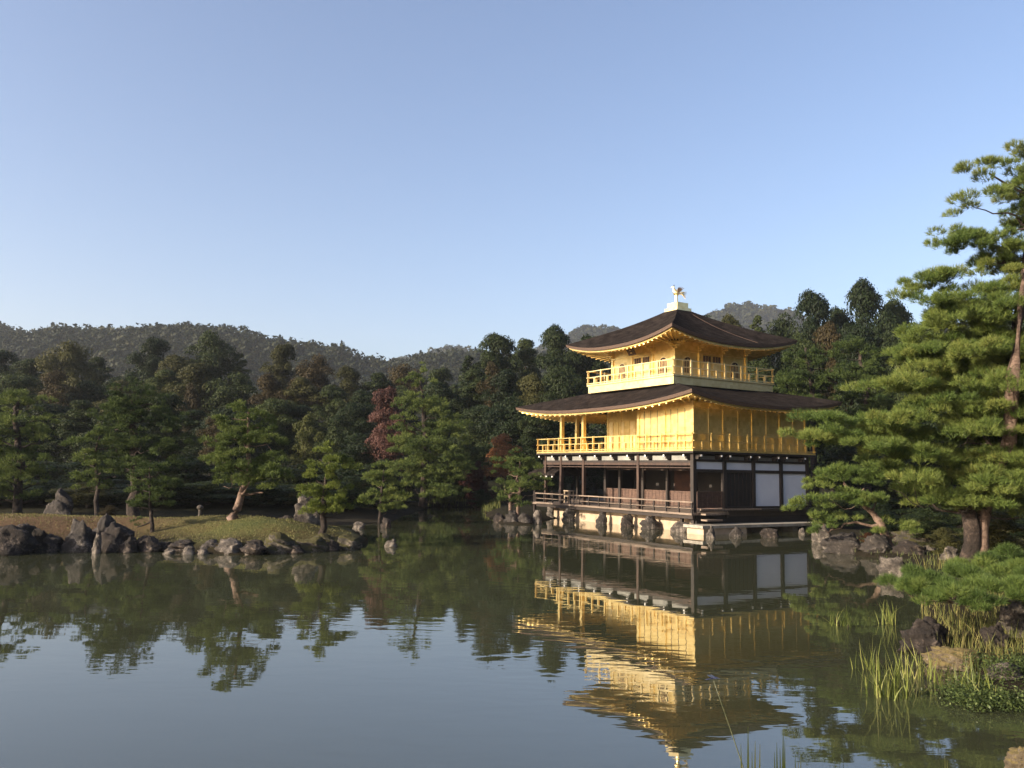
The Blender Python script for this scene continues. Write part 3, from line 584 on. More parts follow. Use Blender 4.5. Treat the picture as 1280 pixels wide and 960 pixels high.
def trunk_mb(Hh, r, lean=(0, 0), limbs=6, Rr=3, top=.8, seed=1, mb=None):
    rd = random.Random(seed); mb = mb or MB(); pts = []
    for i in range(9):
        t = i/8; pts.append(Vector((lean[0]*t + rd.uniform(-.05, .05)*Hh*.12, lean[1]*t + rd.uniform(-.05, .05)*Hh*.12, -.3 + Hh*top*t)))
    mb.tube(pts, [r*(1.25 if i == 0 else 1)*(1 - .8*i/8) for i in range(9)], 8)
    for k in range(limbs):
        i = rd.randint(3, 7); a = rd.uniform(0, 6.28); p = pts[i]; L = Rr*rd.uniform(.5, .85)*(1 - .3*i/8)
        q = p + Vector((math.cos(a)*L*.5, math.sin(a)*L*.5, L*.35)); e_ = p + Vector((math.cos(a)*L, math.sin(a)*L, L*.6)); rr_ = r*(1-.8*i/8)*.6
        mb.tube([p, q, e_], [rr_, rr_*.6, rr_*.25], 5)
    return mb
def needles(c, d, k, L, wd, spread=.9):
    """c,d: tuft centres and directions; k needles each"""
    n = len(c); C0 = np.repeat(c, k, 0); D0 = np.repeat(d, k, 0); dirs = unit(D0 + rng.normal(0, spread*.55, (n*k, 3)))
    side = unit(np.cross(dirs, unit(rng.normal(size=(n*k, 3))))); Ls = (L*rng.uniform(.7, 1.15, n*k))[:, None]; w_ = wd*.5
    base = C0 + D0*rng.uniform(-.5, .35, (n*k, 1))*L
    V = np.stack([base - side*w_, base + side*w_, base + dirs*Ls], 1).reshape(-1, 3); return V, np.arange(n*k*3).reshape(-1, 3)
def pad_foliage(name, pads, dens, k, L, wd, tmean=.45, core=True):
    Vs, Fs, T = [], [], []; off = 0
    for (x, y, z, rx, ry, rz, seed) in pads:
        n = max(10, int(dens*1.9*rx*ry)); m = max(4, int(3 + rx*ry*5))
        # puffs inside the pad
        pa = rng.uniform(0, 2*math.pi, m); pr = np.sqrt(rng.uniform(.02, 1, m)); pc = np.stack([x + rx*pr*np.cos(pa), y + ry*pr*np.sin(pa), z + rz*(1-pr**2)*.8 + rng.normal(0, rz*.22, m)], 1)
        prr = rng.uniform(.22, .42, m)*min(rx, ry, 1.6)*.9 + .05; w_ = rng.integers(0, m, n); dd = unit(rng.normal(size=(n, 3))); dd[:, 2] = np.where(dd[:, 2] < -.15, -dd[:, 2]*.6, dd[:, 2]); dd = unit(dd)
        c = pc[w_] + dd*(prr[w_]*rng.uniform(.45, 1, n)**.5)[:, None]*np.array([1, 1, min(.75, rz/max(rx*.5, .01)*.9+.2)])
        outw = np.stack([(c[:, 0]-x)/rx, (c[:, 1]-y)/ry, c[:, 0]*0], 1); d = unit(dd*.8 + outw*.45 + np.array([0, 0, .75]) + rng.normal(0, .2, (n, 3)))
        V, Fq = needles(c, d, k, L, wd); Vs.append(V); Fs.append(Fq + off); off += len(V)
        tp = rng.uniform(-.18, .18); tt = np.clip(tmean + tp + rng.uniform(-.12, .12, m)[w_] + rng.normal(0, .09, n), 0, 1); T.append(np.repeat(tt, k))
    return npmesh(name, np.concatenate(Vs), np.concatenate(Fs), 3, np.concatenate(T))
def pine(name, label, cat, basepx, Y, rows, dens=150, k=6, L=.16, wd=.022, leaf='pine', bark='bark', trad=.16, group=None, lean=None, padr=.9, fill=.9, depth=.8, seed=1, tmean=.45, trunks=None, zoff=0, fork=None):
    """rows: (y, x0, x1, half-height px) outline of each tier in photo pixels at distance Y"""
    global rng; rng = np.random.default_rng(seed); random.seed(seed)
    if leaf != 'pine_near': L *= .78; dens *= 1.5; fill *= 1.5; padr *= .82; rows = [(y, x0, x1, hh*1.35) for y, x0, x1, hh in rows]
    bp = at(*basepx, Y); gz = H(bp.x, bp.y) + zoff; base = Vector((bp.x, bp.y, gz)); t = empty(name, base, label, cat, group)
    s = Y/F_PX; pads = []
    for (y, x0, x1, hh) in rows:
        cx = (x0+x1)/2; hw = (x1-x0)/2*s; c = at(cx, y, Y) - base; dz = hh*s
        pr = min(hw*.98, max(padr*rng.uniform(.8, 1.15), hw*.34)); R_ = max(hw - pr, 0)
        spots = [(-R_, rng.uniform(-.2, .2)*R_), (R_, rng.uniform(-.2, .2)*R_)] if R_ > .25*pr else [(0, 0)]
        n = int(fill*max(0, (R_*R_*depth*3.14)/(pr*pr*1.1)))
        for i in range(n): a = rng.uniform(0, 6.28); q = math.sqrt(rng.random())*R_; spots.append((q*math.cos(a), q*math.sin(a)*depth))
        for (dx, dy) in spots: pads.append((c.x+dx, c.y+dy, c.z + rng.normal(0, dz*.55), pr*rng.uniform(.7, 1.2), pr*rng.uniform(.7, 1.15), dz*rng.uniform(.75, 1.35), 0))
    me = pad_foliage('crown', pads, dens, k, L, wd, tmean); link('crown', me, LF[leaf], t)
    tops = sorted(rows); tc = at((tops[0][1]+tops[0][2])/2, tops[0][0], Y) - base; mb = MB()
    ctl = [Vector((0, 0, -.35))] + [(at(px, py, Y) - base) for px, py in (lean or [])]
    mid = sorted(rows)[len(rows)//2]; ctl += [] if lean and len(lean) > 1 else [at((mid[1]+mid[2])/2*.5 + basepx[0]*.5, mid[0], Y) - base]
    ctl.append(tc + Vector((0, 0, -.15)))
    pts = []
    for i in range(len(ctl)-1):
        for j in range(5): q = ctl[i].lerp(ctl[i+1], j/5); pts.append(q + Vector((random.uniform(-.3, .3)*trad, random.uniform(-.3, .3)*trad, 0)))
    pts.append(ctl[-1]); n = len(pts); rad = [trad*(1.35 if i == 0 else 1)*(1 - .8*i/n) for i in range(n)]; mb.tube(pts, rad, 9)
    nodes = [(pts[i], rad[i]*.6) for i in range(n) if pts[i].z > (pts[-1].z)*.12]
    for p in sorted(pads, key=lambda p: math.hypot(p[0]-tc.x*.5, p[1]-tc.y*.5)):
        e_ = Vector(p[:3]) + Vector((0, 0, -p[5]*.45))
        a, ra = min(nodes, key=lambda q: (q[0]-e_).length + max(0, q[0].z - e_.z)*1.2)
        r_ = min(ra, .015 + .03*(e_-a).length + .02); k = (e_-a).length
        m1_ = a.lerp(e_, .35) + Vector((random.uniform(-.1, .1)*k, random.uniform(-.1, .1)*k, -.06*k)); m2_ = a.lerp(e_, .7) + Vector((random.uniform(-.08, .08)*k, random.uniform(-.08, .08)*k, random.uniform(-.05, .06)*k))
        mb.tube([a, m1_, m2_, e_], [r_, r_*.8, r_*.65, r_*.5], 6, False); nodes.append((e_, r_*.5))
    if fork:
        fp = [at(px, py, Y+dy) - base for px, py, dy in fork]; link('stem', MB().tube([fp[0] - Vector((0,0,.4))] + fp, [q*trad/.27 for q in (.26,.22,.2,.18,.19,.18,.13,.04)][:len(fp)+1], 10).mesh('stem', True), MT['bark'], t)
    link('trunk', mb.mesh('trunk', True), MT[bark], t)
    return t
# ---------------------------------------------------------------- pines of the island and the far shore
pine('pine_tree', 'broad layered pine with wide dark tiers at the left edge, behind the rough upright boulder', 'pine tree', (22, 640), 41,
     [(492,8,40,7),(505,-10,66,8),(528,-25,72,8),(550,-40,66,8),(572,-50,62,8),(596,-60,66,9),(618,-60,60,8)], lean=[(26,585),(18,520)], bark='bark_dark', trad=.24, seed=3, dens=120, tmean=.46)
pine('pine_tree', 'tall broad pine with a thick dark trunk, standing behind the small island pine', 'pine tree', (168, 645), 42,
     [(492,138,196,7),(506,124,214,8),(522,108,226,8),(540,120,238,9),(560,130,246,8),(582,120,244,9),(606,140,236,8)], lean=[(170,585),(165,530)], bark='bark_dark', trad=.34, seed=4, dens=120, tmean=.46)
pine('pine_tree', 'slender pine with a bare dark stem and bright upper tiers, left of the thick-trunked pine', 'pine tree', (121, 640), 38.5,
     [(541,104,146,6),(552,88,160,7),(572,82,130,6),(590,88,165,7),(608,96,140,6)], lean=[(122,600),(118,572)], bark='bark_dark', trad=.12, seed=5, tmean=.5)
pine('pine_tree', 'small young pine growing at the water side of the island mound, among the dark boulders', 'pine tree', (193, 665), 31.5,
     [(578,178,198,6),(592,166,206,6),(606,158,212,7),(622,156,206,7),(636,160,214,6),(650,162,182,5)], lean=[(189,645)], bark='bark_dark', trad=.09, padr=.55, seed=6, dens=260, L=.12, wd=.018)
pine('pine_tree', 'dense rounded pine on a slanting sunlit trunk on top of the island mound', 'pine tree', (284, 660), 32.2,
     [(510,290,332,8),(524,268,346,9),(542,262,358,9),(560,258,364,9),(578,254,366,9),(594,246,368,9),(606,258,350,6)], lean=[(298,632),(312,595)], trad=.2, seed=8, dens=190, L=.14, wd=.02, tmean=.47)
pine('pine_tree', 'yellow-green layered pine at the right tip of the island, partly hiding a round boulder', 'pine tree', (403, 668), 31,
     [(569,396,430,6),(582,378,446,7),(598,372,452,7),(614,360,456,7),(630,376,456,7),(645,380,448,6)], lean=[(405,645)], bark='bark_dark', leaf='pine_fresh', trad=.15, seed=9, dens=260, L=.13, wd=.02, tmean=.4)
pine('pine_tree', 'tiered pine with thin pale stems just right of the yellow-green island pine', 'pine tree', (473, 652), 45,
     [(584,462,498,5),(595,452,508,6),(610,450,514,6),(624,452,518,6),(636,458,512,5)], bark='bark_dark', trad=.1, seed=10, tmean=.5)
pine('pine_tree', 'tallest tiered cone-shaped pine on the far shore, beside the red-leaved tree', 'pine tree', (528, 630), 62,
     [(472,512,538,7),(486,500,552,8),(502,490,566,8),(520,494,578,9),(540,484,590,9),(560,474,596,9),(580,480,600,9),(600,490,596,9),(616,496,590,7)], bark='bark_dark', trad=.3, seed=11, L=.22, wd=.035, dens=75, padr=1.2, tmean=.5)
pine('pine_tree', 'light green pine on two thin pale trunks at the rocks left of the pavilion', 'pine tree', (640, 642), 49.5,
     [(574,632,668,6),(586,620,684,6),(600,614,690,7),(614,616,680,6),(624,622,664,5)], lean=[(637,618)], trad=.12, seed=12, fork=[(647,642,0),(648,622,0),(651,606,0),(654,596,0)], tmean=.5)
pine('pine_tree', 'layered light green pine rising behind the right end of the upper gold balcony', 'pine tree', (1020, 640), 58,
     [(432,994,1020,8),(446,984,1034,8),(462,974,1046,9),(480,966,1052,9),(498,970,1060,9),(520,980,1060,9),(545,990,1070,9)], bark='bark_dark', trad=.28, seed=13, L=.22, wd=.035, dens=75, padr=1.2, tmean=.5)
pine('pine_tree', 'layered pine between the pavilion and the big near pine, below the tallest dark wood trees', 'pine tree', (1085, 640), 54,
     [(430,1052,1092,8),(446,1040,1110,8),(464,1036,1120,9),(484,1034,1130,9),(505,1040,1140,9),(530,1040,1140,9),(560,1050,1150,9)], bark='bark_dark', trad=.28, seed=14, L=.22, wd=.035, dens=75, padr=1.2, tmean=.46)
# small shore pine in front of the pavilion's right corner
pine('pine_tree', 'low spreading pine on a leaning trunk, reaching in front of the paper screens', 'pine tree', (1112, 676), 32,
     [(600,1030,1080,6),(608,1008,1100,8),(622,996,1120,8),(632,984,1098,9),(646,998,1076,7),(660,1010,1060,6),(668,1090,1150,7)], lean=[(1102,655),(1088,640)], trad=.2, seed=15, leaf='pine_near', dens=330, L=.13, wd=.016, k=7, padr=.75, tmean=.52, depth=.5)
# the big near pine
pine('pine_tree', 'huge near pine filling the right edge, boughs reaching over the water', 'pine tree', (1212, 697), 23.5,
     [(203,1240,1350,9),(220,1199,1300,9),(240,1245,1380,10),(262,1176,1300,10),(282,1235,1400,11),(304,1150,1290,10),(328,1205,1400,11),(354,1128,1270,11),(366,1220,1400,12),(380,1114,1260,12),(400,1150,1400,12),(424,1110,1280,12),(430,1200,1400,12),(448,1102,1300,12),(462,1180,1420,12),(474,1108,1270,12),
      (488,1060,1200,10),(496,1150,1400,13),(514,1120,1300,12),(532,1000,1170,9),(534,1180,1400,12),(552,980,1150,9),(552,1130,1360,13),(572,1052,1220,12),(574,1190,1400,13),(592,1016,1130,9),(592,1170,1380,13),(612,1076,1300,13),(634,1112,1280,11),(632,1250,1400,12)],
     lean=[(1214,640),(1262,520),(1275,400)], trad=.27, seed=21, leaf='pine_near', dens=290, L=.14, wd=.012, k=10, padr=.84, fill=1.45, depth=.9, tmean=.48, bark='bark_dark', fork=[(1226,694,0),(1226,660,0),(1234,620,.2),(1262,550,-.4),(1266,470,-1.7),(1278,380,-1.2),(1290,290,-.2)])
# ---------------------------------------------------------------- rocks
def rock(name, label, px, py, wpx, hpx, m='rock', group=None, sharp=.5, seed=0, zb=-.25, deep=.8, sub=4, Y=None, cat='rock', under=False):
    """px,py: foot of the rock where it meets water or ground; wpx,hpx: size in photo pixels"""
    if Y is None:
        base = gp(px, py)
        for _ in range(6): base = gp(px, py, .5*base.z + .5*max(0., H(base.x, base.y) - .04))
    else: base = at(px, py, Y)
    if Y is not None: base.z = H(base.x, base.y)
    if under:
        us = np.linspace(-1, 14, 600); u_ = min(us, key=lambda u: abs(to_px(bl(u, -.22, .3))[0] - px)); base = bl(u_, -.30, 0)
    s = base.y/F_PX; sx, sz = wpx*s/2, hpx*s; sy = sx*deep
    import bmesh
    bm = bmesh.new(); bmesh.ops.create_icosphere(bm, subdivisions=sub, radius=1); rd = np.random.default_rng(seed+100)
    V = np.array([v.co[:] for v in bm.verts]); pl = unit(rd.normal(size=(13, 3))); pl[:, 2] = np.abs(pl[:, 2])*.7
    pl = unit(pl); o = rd.uniform(.62, .95, 13)
    for q, d in zip(pl, o): h = V @ q; V = V - np.maximum(h - d, 0)[:, None]*q*(.6+.4*sharp)
    def f3(V, s, sd): return vnoise(V[:, 0]*s + V[:, 2]*1.7*s, V[:, 1]*s + V[:, 2]*.9*s, 1., sd) - .5
    disp = f3(V, 1.8, seed)*.42 + f3(V, 4.2, seed+1)*.26 - np.abs(f3(V, 7., seed+2))*.26 + f3(V, 14., seed+3)*.10 + f3(V, 29., seed+4)*.05; V = V*(1 + disp)[:, None]
    V[:, 2] = (V[:, 2] + .35)/1.28; V *= np.array([sx*1.08, sy*1.08, sz])
    a = rd.uniform(0, 6.28)*0
    for v, c in zip(bm.verts, V): v.co = c
    me = bpy.data.meshes.new(name); bm.to_mesh(me); bm.free()
    me.polygons.foreach_set('use_smooth', np.ones(len(me.polygons), bool))
    o = link(name, me, MT[m]); o.location = (base.x, base.y + (0 if under else sy*.6), base.z); return tag(o, label, cat, group)
isl = 'boulders along the island shore'
RK = [
 ('broad dark boulder cut by the left edge of the picture', 4, 688, 66, 40, 'rock_dark'), ('low dark boulder with a pale notch, second from the left edge', 40, 688, 34, 38, 'rock_dark'),
 ('small flat dark boulder left of the sunlit-edged boulder', 60, 690, 30, 22, 'rock_dark'), ('large dome boulder with an ochre sunlit left edge', 92, 690, 52, 45, 'rock'),
 ('tall upright dark boulder left of the small young pine', 128, 684, 36, 44, 'rock'), ('flat-topped layered boulder in front of the square-topped one', 136, 690, 46, 34, 'rock_dark'),
 ('narrow pale-streaked stone at the water between the dome and layered boulders', 119, 692, 14, 30, 'rock_pale'), ('dark boulder under the small young pine', 181, 690, 38, 24, 'rock_dark'),
 ('low dark block right of the layered boulder', 158, 691, 22, 20, 'rock_dark'), ('jagged small pale stone at the water, right of the young pine', 210, 693, 16, 10, 'rock_pale'),
 ('pair-topped small white stone, left of the jagged pale boulder', 234, 693, 20, 12, 'rock_pale'), ('low broken pale stone between the white stone and the jagged boulder', 252, 693, 18, 10, 'rock_pale'),
 ('jagged pale grey boulder with many points on the island front shore', 287, 692, 36, 24, 'rock_pale'), ('small pale upright stone touching the right side of the jagged boulder', 312, 693, 16, 14, 'rock_pale'),
 ('wide mossy boulder below the leaning trunk', 346, 690, 46, 26, 'rock_moss'), ('long low mossy stone between two boulders near the island tip', 388, 689, 44, 20, 'rock_moss'),
 ('rounded mossy boulder at the right tip of the island', 434, 687, 40, 24, 'rock_moss'), ('small dark stone wedged left of the rounded tip boulder', 412, 689, 22, 16, 'rock_dark'),
 ('dark mossy stone above the jagged small pale stone', 228, 684, 24, 14, 'rock_moss'), ('low dark stone behind the two small white stones', 224, 688, 40, 15, 'rock_dark'), ('low grey stone just left of the jagged pale boulder', 262, 688, 34, 17, 'rock'), ('flat dark stone between the jagged boulder and the wide mossy one', 316, 688, 34, 18, 'rock_dark'),
 ('mossy dark stone under the yellow-green pine, above the long low one', 396, 682, 40, 18, 'rock_moss'), ('low dark stone at the water between the wide mossy and long low stones', 366, 692, 26, 13, 'rock_dark'), ('dark stone filling the shore right of the stone under the young pine', 200, 689, 26, 17, 'rock_dark'), ('very small pale stone left of the wide mossy boulder', 326, 692, 12, 9, 'rock')]
for i, (lb, px, py, wd_, ht, m) in enumerate(RK): rock('boulder', lb, px, py, wd_*(.95 if px < 190 else .92), ht*(.9 if px < 190 else .78), m, isl, seed=i*7+3)
rock('boulder', 'rough upright boulder standing on the dirt at the left end of the island', 70, 650, 30, 40, 'rock', seed=301, Y=37)
rock('boulder', 'large smooth pale round boulder half hidden behind the yellow-green pine', 382, 655, 34, 34, 'rock_pale', seed=303, Y=34.5, sharp=.1)
rock('rock', 'lone small pale rock in open water right of the island', 488, 684, 18, 10, 'rock_pale', seed=305)
rock('rock', 'small dark rock in the water at the foot of the thin-stemmed pine', 482, 660, 16, 12, 'rock_dark', seed=306)
rock('rock', 'small pale stone at the water left of the thin-stemmed pine', 448, 661, 14, 9, 'rock_pale', seed=307)
rock('rock', 'low flat dark stone left of the smooth round boulder on the island', 357, 650, 20, 8, 'rock_dark', seed=308, Y=36)
fs = 'stones on the far shore left of the pavilion'
for i, (lb, px, py, wd_, ht, m) in enumerate([('dark low stone leftmost of the row under the two-trunked pine', 624, 652, 16, 12, 'rock_dark'), ('round grey stone directly under the two pale trunks', 640, 654, 20, 16, 'rock'), ('grey stone right of the two pale trunks, against the deck end', 656, 654, 18, 14, 'rock'), ('small pointed stone at the left end of the deck', 672, 655, 14, 18, 'rock_pale')]):
    rock('rock', lb, px, py, wd_, ht, m, fs, seed=330+i)
ds = 'boulders standing in the water under the deck'
for i, (lb, px, py, wd_, ht, m) in enumerate([('narrow boulder under the left end of the deck', 689, 658, 10, 18, 'rock_pale'), ('peaked grey boulder under the deck, second from the left', 713, 659, 15, 18, 'rock'), ('small grey boulder under the deck, third from the left', 754, 661, 13, 15, 'rock'), ('dark boulder under the middle of the deck', 785, 664, 15, 19, 'rock_dark'), ('tall two-headed boulder under the deck, second from the corner', 815, 668, 24, 25, 'rock'), ('broad brown boulder under the deck by the corner post', 851, 670, 24, 25, 'rock_pale')]):
    rock('boulder', lb, px, py, wd_, min(ht, 15), m, ds, seed=350+i, deep=.5, under=True)
ps = 'stones in the water along the stone ledge'
for i, (lb, px, py, wd_, ht, m) in enumerate([('pale stone at the end of the bright plinth under the ledge', 889, 673, 12, 14, 'rock_pale'), ('dark small stone under the ledge below the wooden door', 921, 671, 14, 12, 'rock'), ('round dark stone under the ledge below the paper screens', 966, 672, 26, 13, 'rock_dark'), ('small pale square stone beyond the end of the ledge', 1003, 668, 8, 8, 'rock_pale'), ('pale streaked boulder at the shore below the low spreading pine', 1028, 677, 22, 24, 'rock_pale')]):
    rock('rock', lb, px, py, wd_, ht, m, ps, seed=370+i, deep=.6)
rs = 'boulders along the right shore'
for i, (lb, px, py, wd_, ht, m) in enumerate([('big dark boulder with a pale sunlit left rim on the right shore', 1060, 691, 52, 26, 'rock'), ('speckled grey boulder right of the big pale-rimmed one', 1102, 692, 40, 22, 'rock'), ('dark low boulder under the mossy bank right of the speckled one', 1142, 694, 44, 18, 'rock_dark'),
     ('sharp pyramid-shaped rock standing in the water before the low needle branch', 1122, 722, 34, 26, 'rock_pale'), ('white lumpy rock in the reeds left of the forked pine base', 1166, 692, 18, 14, 'rock_pale'), ('pale rock low at the left foot of the forked pine', 1190, 702, 26, 16, 'rock_pale'), ('small pale rock at the right foot of the forked pine', 1236, 694, 16, 10, 'rock_pale'),
     ('brown mossy bank stone left of the forked pine', 1150, 678, 50, 22, 'rock_moss')]):
    rock('boulder', lb, px, py, wd_, ht, m, rs, seed=390+i)
rock('rock', 'brown rugged block like a stump standing at the right shore among the reeds', 1163, 818, 66, 40, 'rock_dark', rs, seed=420, sub=5, sharp=1)
rock('rock', 'yellowish lichen-covered stone right below the stump-like block', 1200, 836, 60, 24, 'rock_gold', rs, seed=421, sub=5)
rock('rock', 'black upright block between the reeds near the right edge', 1246, 812, 34, 34, 'rock_dark', rs, seed=422, sub=5, sharp=1)
rock('rock', 'pale grey rock at the right edge above the black block', 1277, 800, 50, 44, 'rock_pale', rs, seed=423, sub=5)
rock('rock', 'low speckled rock among the creeping plants at the right edge', 1266, 853, 46, 20, 'rock_pale', rs, seed=424, sub=5)
rock('rock', 'ochre moss-covered rock in the bottom right corner', 1290, 972, 50, 36, 'rock_gold', rs, seed=425, sub=5)
# small stone marker on the island
mk = at(250, 636, 34.3); mk.z = H(mk.x, mk.y) + .05
sm_ = empty('stone_marker', mk, 'tiny pale stone marker post with a rounded cap on the back of the island mound', 'stone marker')
MB().tube([(0,0,-.1),(0,0,.3)], [.07, .06], 8).build('post', MT['rock_pale'], sm_, True); MB().tube([(0,0,.28),(0,0,.34),(0,0,.42),(0,0,.47)], [.06, .13, .12, .04], 10).build('cap', MT['rock_pale'], sm_, True)
wp = empty('mooring_post', bl(-1.5, 8.3, 0), 'short pale wooden post standing in the water at the far end of the stone ledge', 'post')
MB().tube([(0,0,-.5),(0,.01,.3),(0,0,.72)], [.075, .07, .065], 8).build('shaft', MT['plaster'], wp, True)
MB().tube([(0,0,.715),(0,0,.74)], [.085, .08], 8).build('cap', MT['rock_pale'], wp, True)
# ---------------------------------------------------------------- wood behind the pond
protos = {}
def proto(kind, H_, R_, nl, leaf, **k):
    c = crown_mesh('crown_' + kind, H_, R_, nl, leaf, **k); t = trunk_mb(H_, R_*.07, limbs=7, Rr=R_, seed=k.get('seed', 1)).mesh('trunk_' + kind, True); protos[kind] = (c, t, H_, R_)
proto('round', 12, 4.2, 26000, .125, seed=31, lumps=40); proto('tall', 14, 3.4, 24000, .125, seed=32, lumps=42, base=.2); proto('wide', 10, 4.6, 25000, .125, seed=33, lumps=40)
proto('spire', 15, 3.1, 24000, .125, seed=34, lumps=46, taper=1, base=.15); proto('bushy', 8, 3.4, 18000, .11, seed=35, lumps=30, base=.08); proto('loose', 12, 3.6, 10000, .125, seed=36, lumps=30, base=.3)
words = {'dark': 'dark evergreen', 'deep': 'very dark evergreen', 'olive': 'olive-green', 'brown': 'brown-tinged', 'red': 'red-leaved', 'orange': 'orange-brown', 'maroon': 'dark maroon', 'bamboo': 'yellow-green', 'hill': 'grey-green'}
shape = {'round': 'round-crowned', 'tall': 'tall lumpy', 'wide': 'broad', 'spire': 'pointed', 'bushy': 'low bushy', 'loose': 'loose thin'}
LM = [(22, 'the leftmost pine'), (118, 'the bare-stemmed pine'), (168, 'the thick-trunked pine'), (248, 'the stone marker'), (310, 'the slanting pine'), (405, 'the yellow-green pine'), (478, 'the red-leaved tree'), (530, 'the tiered pine'), (590, 'the far reed bank'), (645, 'the two-trunked pine'), (700, 'the top roof tip'), (760, 'the left roof slope'), (848, 'the phoenix'), (900, 'the right roof slope'), (955, 'the right hill peak'), (1020, 'the lower roof tip'), (1085, 'the near pine tip'), (1150, 'the near pine boughs'), (1262, 'the right edge'), (1500, 'the right end')]
used = {}
def forest(kind, leaf, px, topy, Y, wpx=None, label=None, cat='tree', group='trees of the wood behind the pond', name=None):
    c, t, H_, R_ = protos[kind]; base = at(px, 600, Y); gz = H(base.x, base.y); top = at(px, topy, Y).z; h = max(top - gz, .4)
    sz = h/H_; sxy = (wpx*Y/F_PX/2/R_/.95) if wpx else sz
    if label is None:
        nm, rel = min(((n_, p_) for p_, n_ in LM), key=lambda q: abs(q[1]-px)); d = px - rel
        row = 'on the skyline' if Y > 98 else ('amid the wood' if Y > 80 else 'fronting the wood')
        side = 'straight above' if abs(d) < 9 else ('just left of' if d < 0 else 'just right of')
        label = f"{words[leaf]} {shape[kind]} tree {row}, {side} {nm}"
        if label in used: used[label] += 1; label = {2: 'smaller ', 3: 'lower ', 4: 'rearmost '}.get(used[label], 'hidden ') + label
        else: used[label] = 1
    e_ = empty(name or 'broadleaf_tree', (base.x, base.y, gz), label, cat, group, rz=random.uniform(0, 6.28)); e_.scale = (sxy, sxy, sz)
    for nm_, me, m in (('crown', c, LF[leaf]), ('trunk', t, MT['bark_dark'])):
        o = bpy.data.objects.new(nm_, me); C.objects.link(o); o.parent = e_
        if not me.materials: me.materials.append(None)
        o.material_slots[0].link = 'OBJECT'; o.material_slots[0].material = m
    return e_
random.seed(5)
# skyline row
for kd, lf, px, ty, Y, wd_ in [('round','deep',-15,440,112,80),('round','dark',28,450,108,66),('wide','olive',75,430,106,70),('tall','dark',112,446,112,44),('loose','deep',140,470,100,50),('round','deep',182,424,108,54),('round','olive',212,446,100,60),('wide','dark',252,418,112,74),('spire','dark',292,438,112,50),('round','olive',348,432,106,50),('wide','brown',392,447,104,60),('round','olive',430,460,102,48),('tall','dark',468,466,102,48),('wide','brown',502,458,108,56),('round','dark',548,462,104,46),
     ('spire','deep',582,440,98,56),('round','dark',618,420,100,70),('tall','dark',655,424,104,54),('round','deep',692,411,96,64),('round','dark',735,422,98,56),('tall','deep',790,430,98,60),('round','dark',850,420,98,60),('loose','dark',884,394,92,44),('round','olive',915,398,98,52),('spire','dark',950,388,96,56),('wide','dark',985,398,98,60),('round','deep',1020,368,92,66),('round','dark',1052,388,96,54),('round','deep',1086,356,88,74),('round','dark',1125,380,92,70),('tall','dark',1180,395,92,70),('round','dark',1240,400,92,80),('round','deep',1310,400,92,90)]:
    forest(kd, lf, px, ty, Y, wd_*1.12)
# middle row
for kd, lf, px, ty, Y, wd_ in [('round','dark',10,470,90,80),('loose','brown',62,462,88,56),('wide','deep',100,480,90,70),('round','olive',150,478,88,64),('tall','dark',200,462,92,56),('round','olive',240,456,90,70),('bushy','brown',232,482,80,34),('wide','dark',290,470,90,76),('round','brown',330,470,88,52),('tall','olive',372,472,88,54),('round','dark',412,484,88,56),('round','deep',452,490,86,56),('wide','dark',500,486,88,56),('round','deep',545,480,84,60),('tall','dark',590,462,86,56),('loose','brown',612,452,84,36),('round','deep',630,464,84,60),('round','olive',664,470,82,54),('wide','dark',700,462,82,70),('round','dark',950,420,80,60),('tall','olive',905,424,82,50),('round','brown',1040,408,80,52),('wide','dark',1000,424,80,64),('round','deep',1075,410,78,64),('round','dark',1120,420,78,70),('wide','deep',1180,440,78,90),('round','dark',1250,450,76,90),('wide','dark',1320,450,76,100)]:
    forest(kd, lf, px, ty, Y, wd_*1.15)
# front row
for kd, lf, px, ty, Y, wd_ in [('wide','deep',-10,510,70,90),('round','deep',50,505,72,76),('tall','dark',95,500,70,60),('wide','deep',140,520,66,80),('round','dark',205,495,74,66),('loose','brown',262,520,66,36),('tall','deep',240,512,74,60),('wide','deep',290,510,72,80),('round','dark',340,500,76,70),('bushy','bamboo',384,518,70,42),('round','deep',372,508,78,60),('bushy','dark',415,535,68,46),('round','deep',440,505,78,60),('wide','deep',450,545,66,70),('bushy','deep',480,575,64,60),('bushy','deep',560,560,72,60),('round','deep',598,508,78,64),('wide','deep',640,500,74,74),('tall','dark',668,506,70,50),('bushy','deep',690,540,70,60),('wide','deep',716,500,72,70),('bushy','deep',745,560,74,70),('bushy','deep',20,590,56,70),('bushy','deep',85,600,54,60),('bushy','dark',232,600,54,60),('bushy','deep',300,600,56,60),('bushy','deep',350,605,56,60),('bushy','deep',424,600,58,50),('bushy','deep',140,585,56,70),
     ('wide','deep',780,510,76,90),('wide','deep',1010,520,66,80),('wide','deep',1060,560,58,90),('bushy','deep',1130,600,50,90),('bushy','dark',1180,612,44,80),('bushy','dark',1250,600,42,90),('wide','deep',1200,520,60,110),('wide','deep',1300,520,58,120)]:
    forest(kd, lf, px, ty, Y, wd_*1.15)
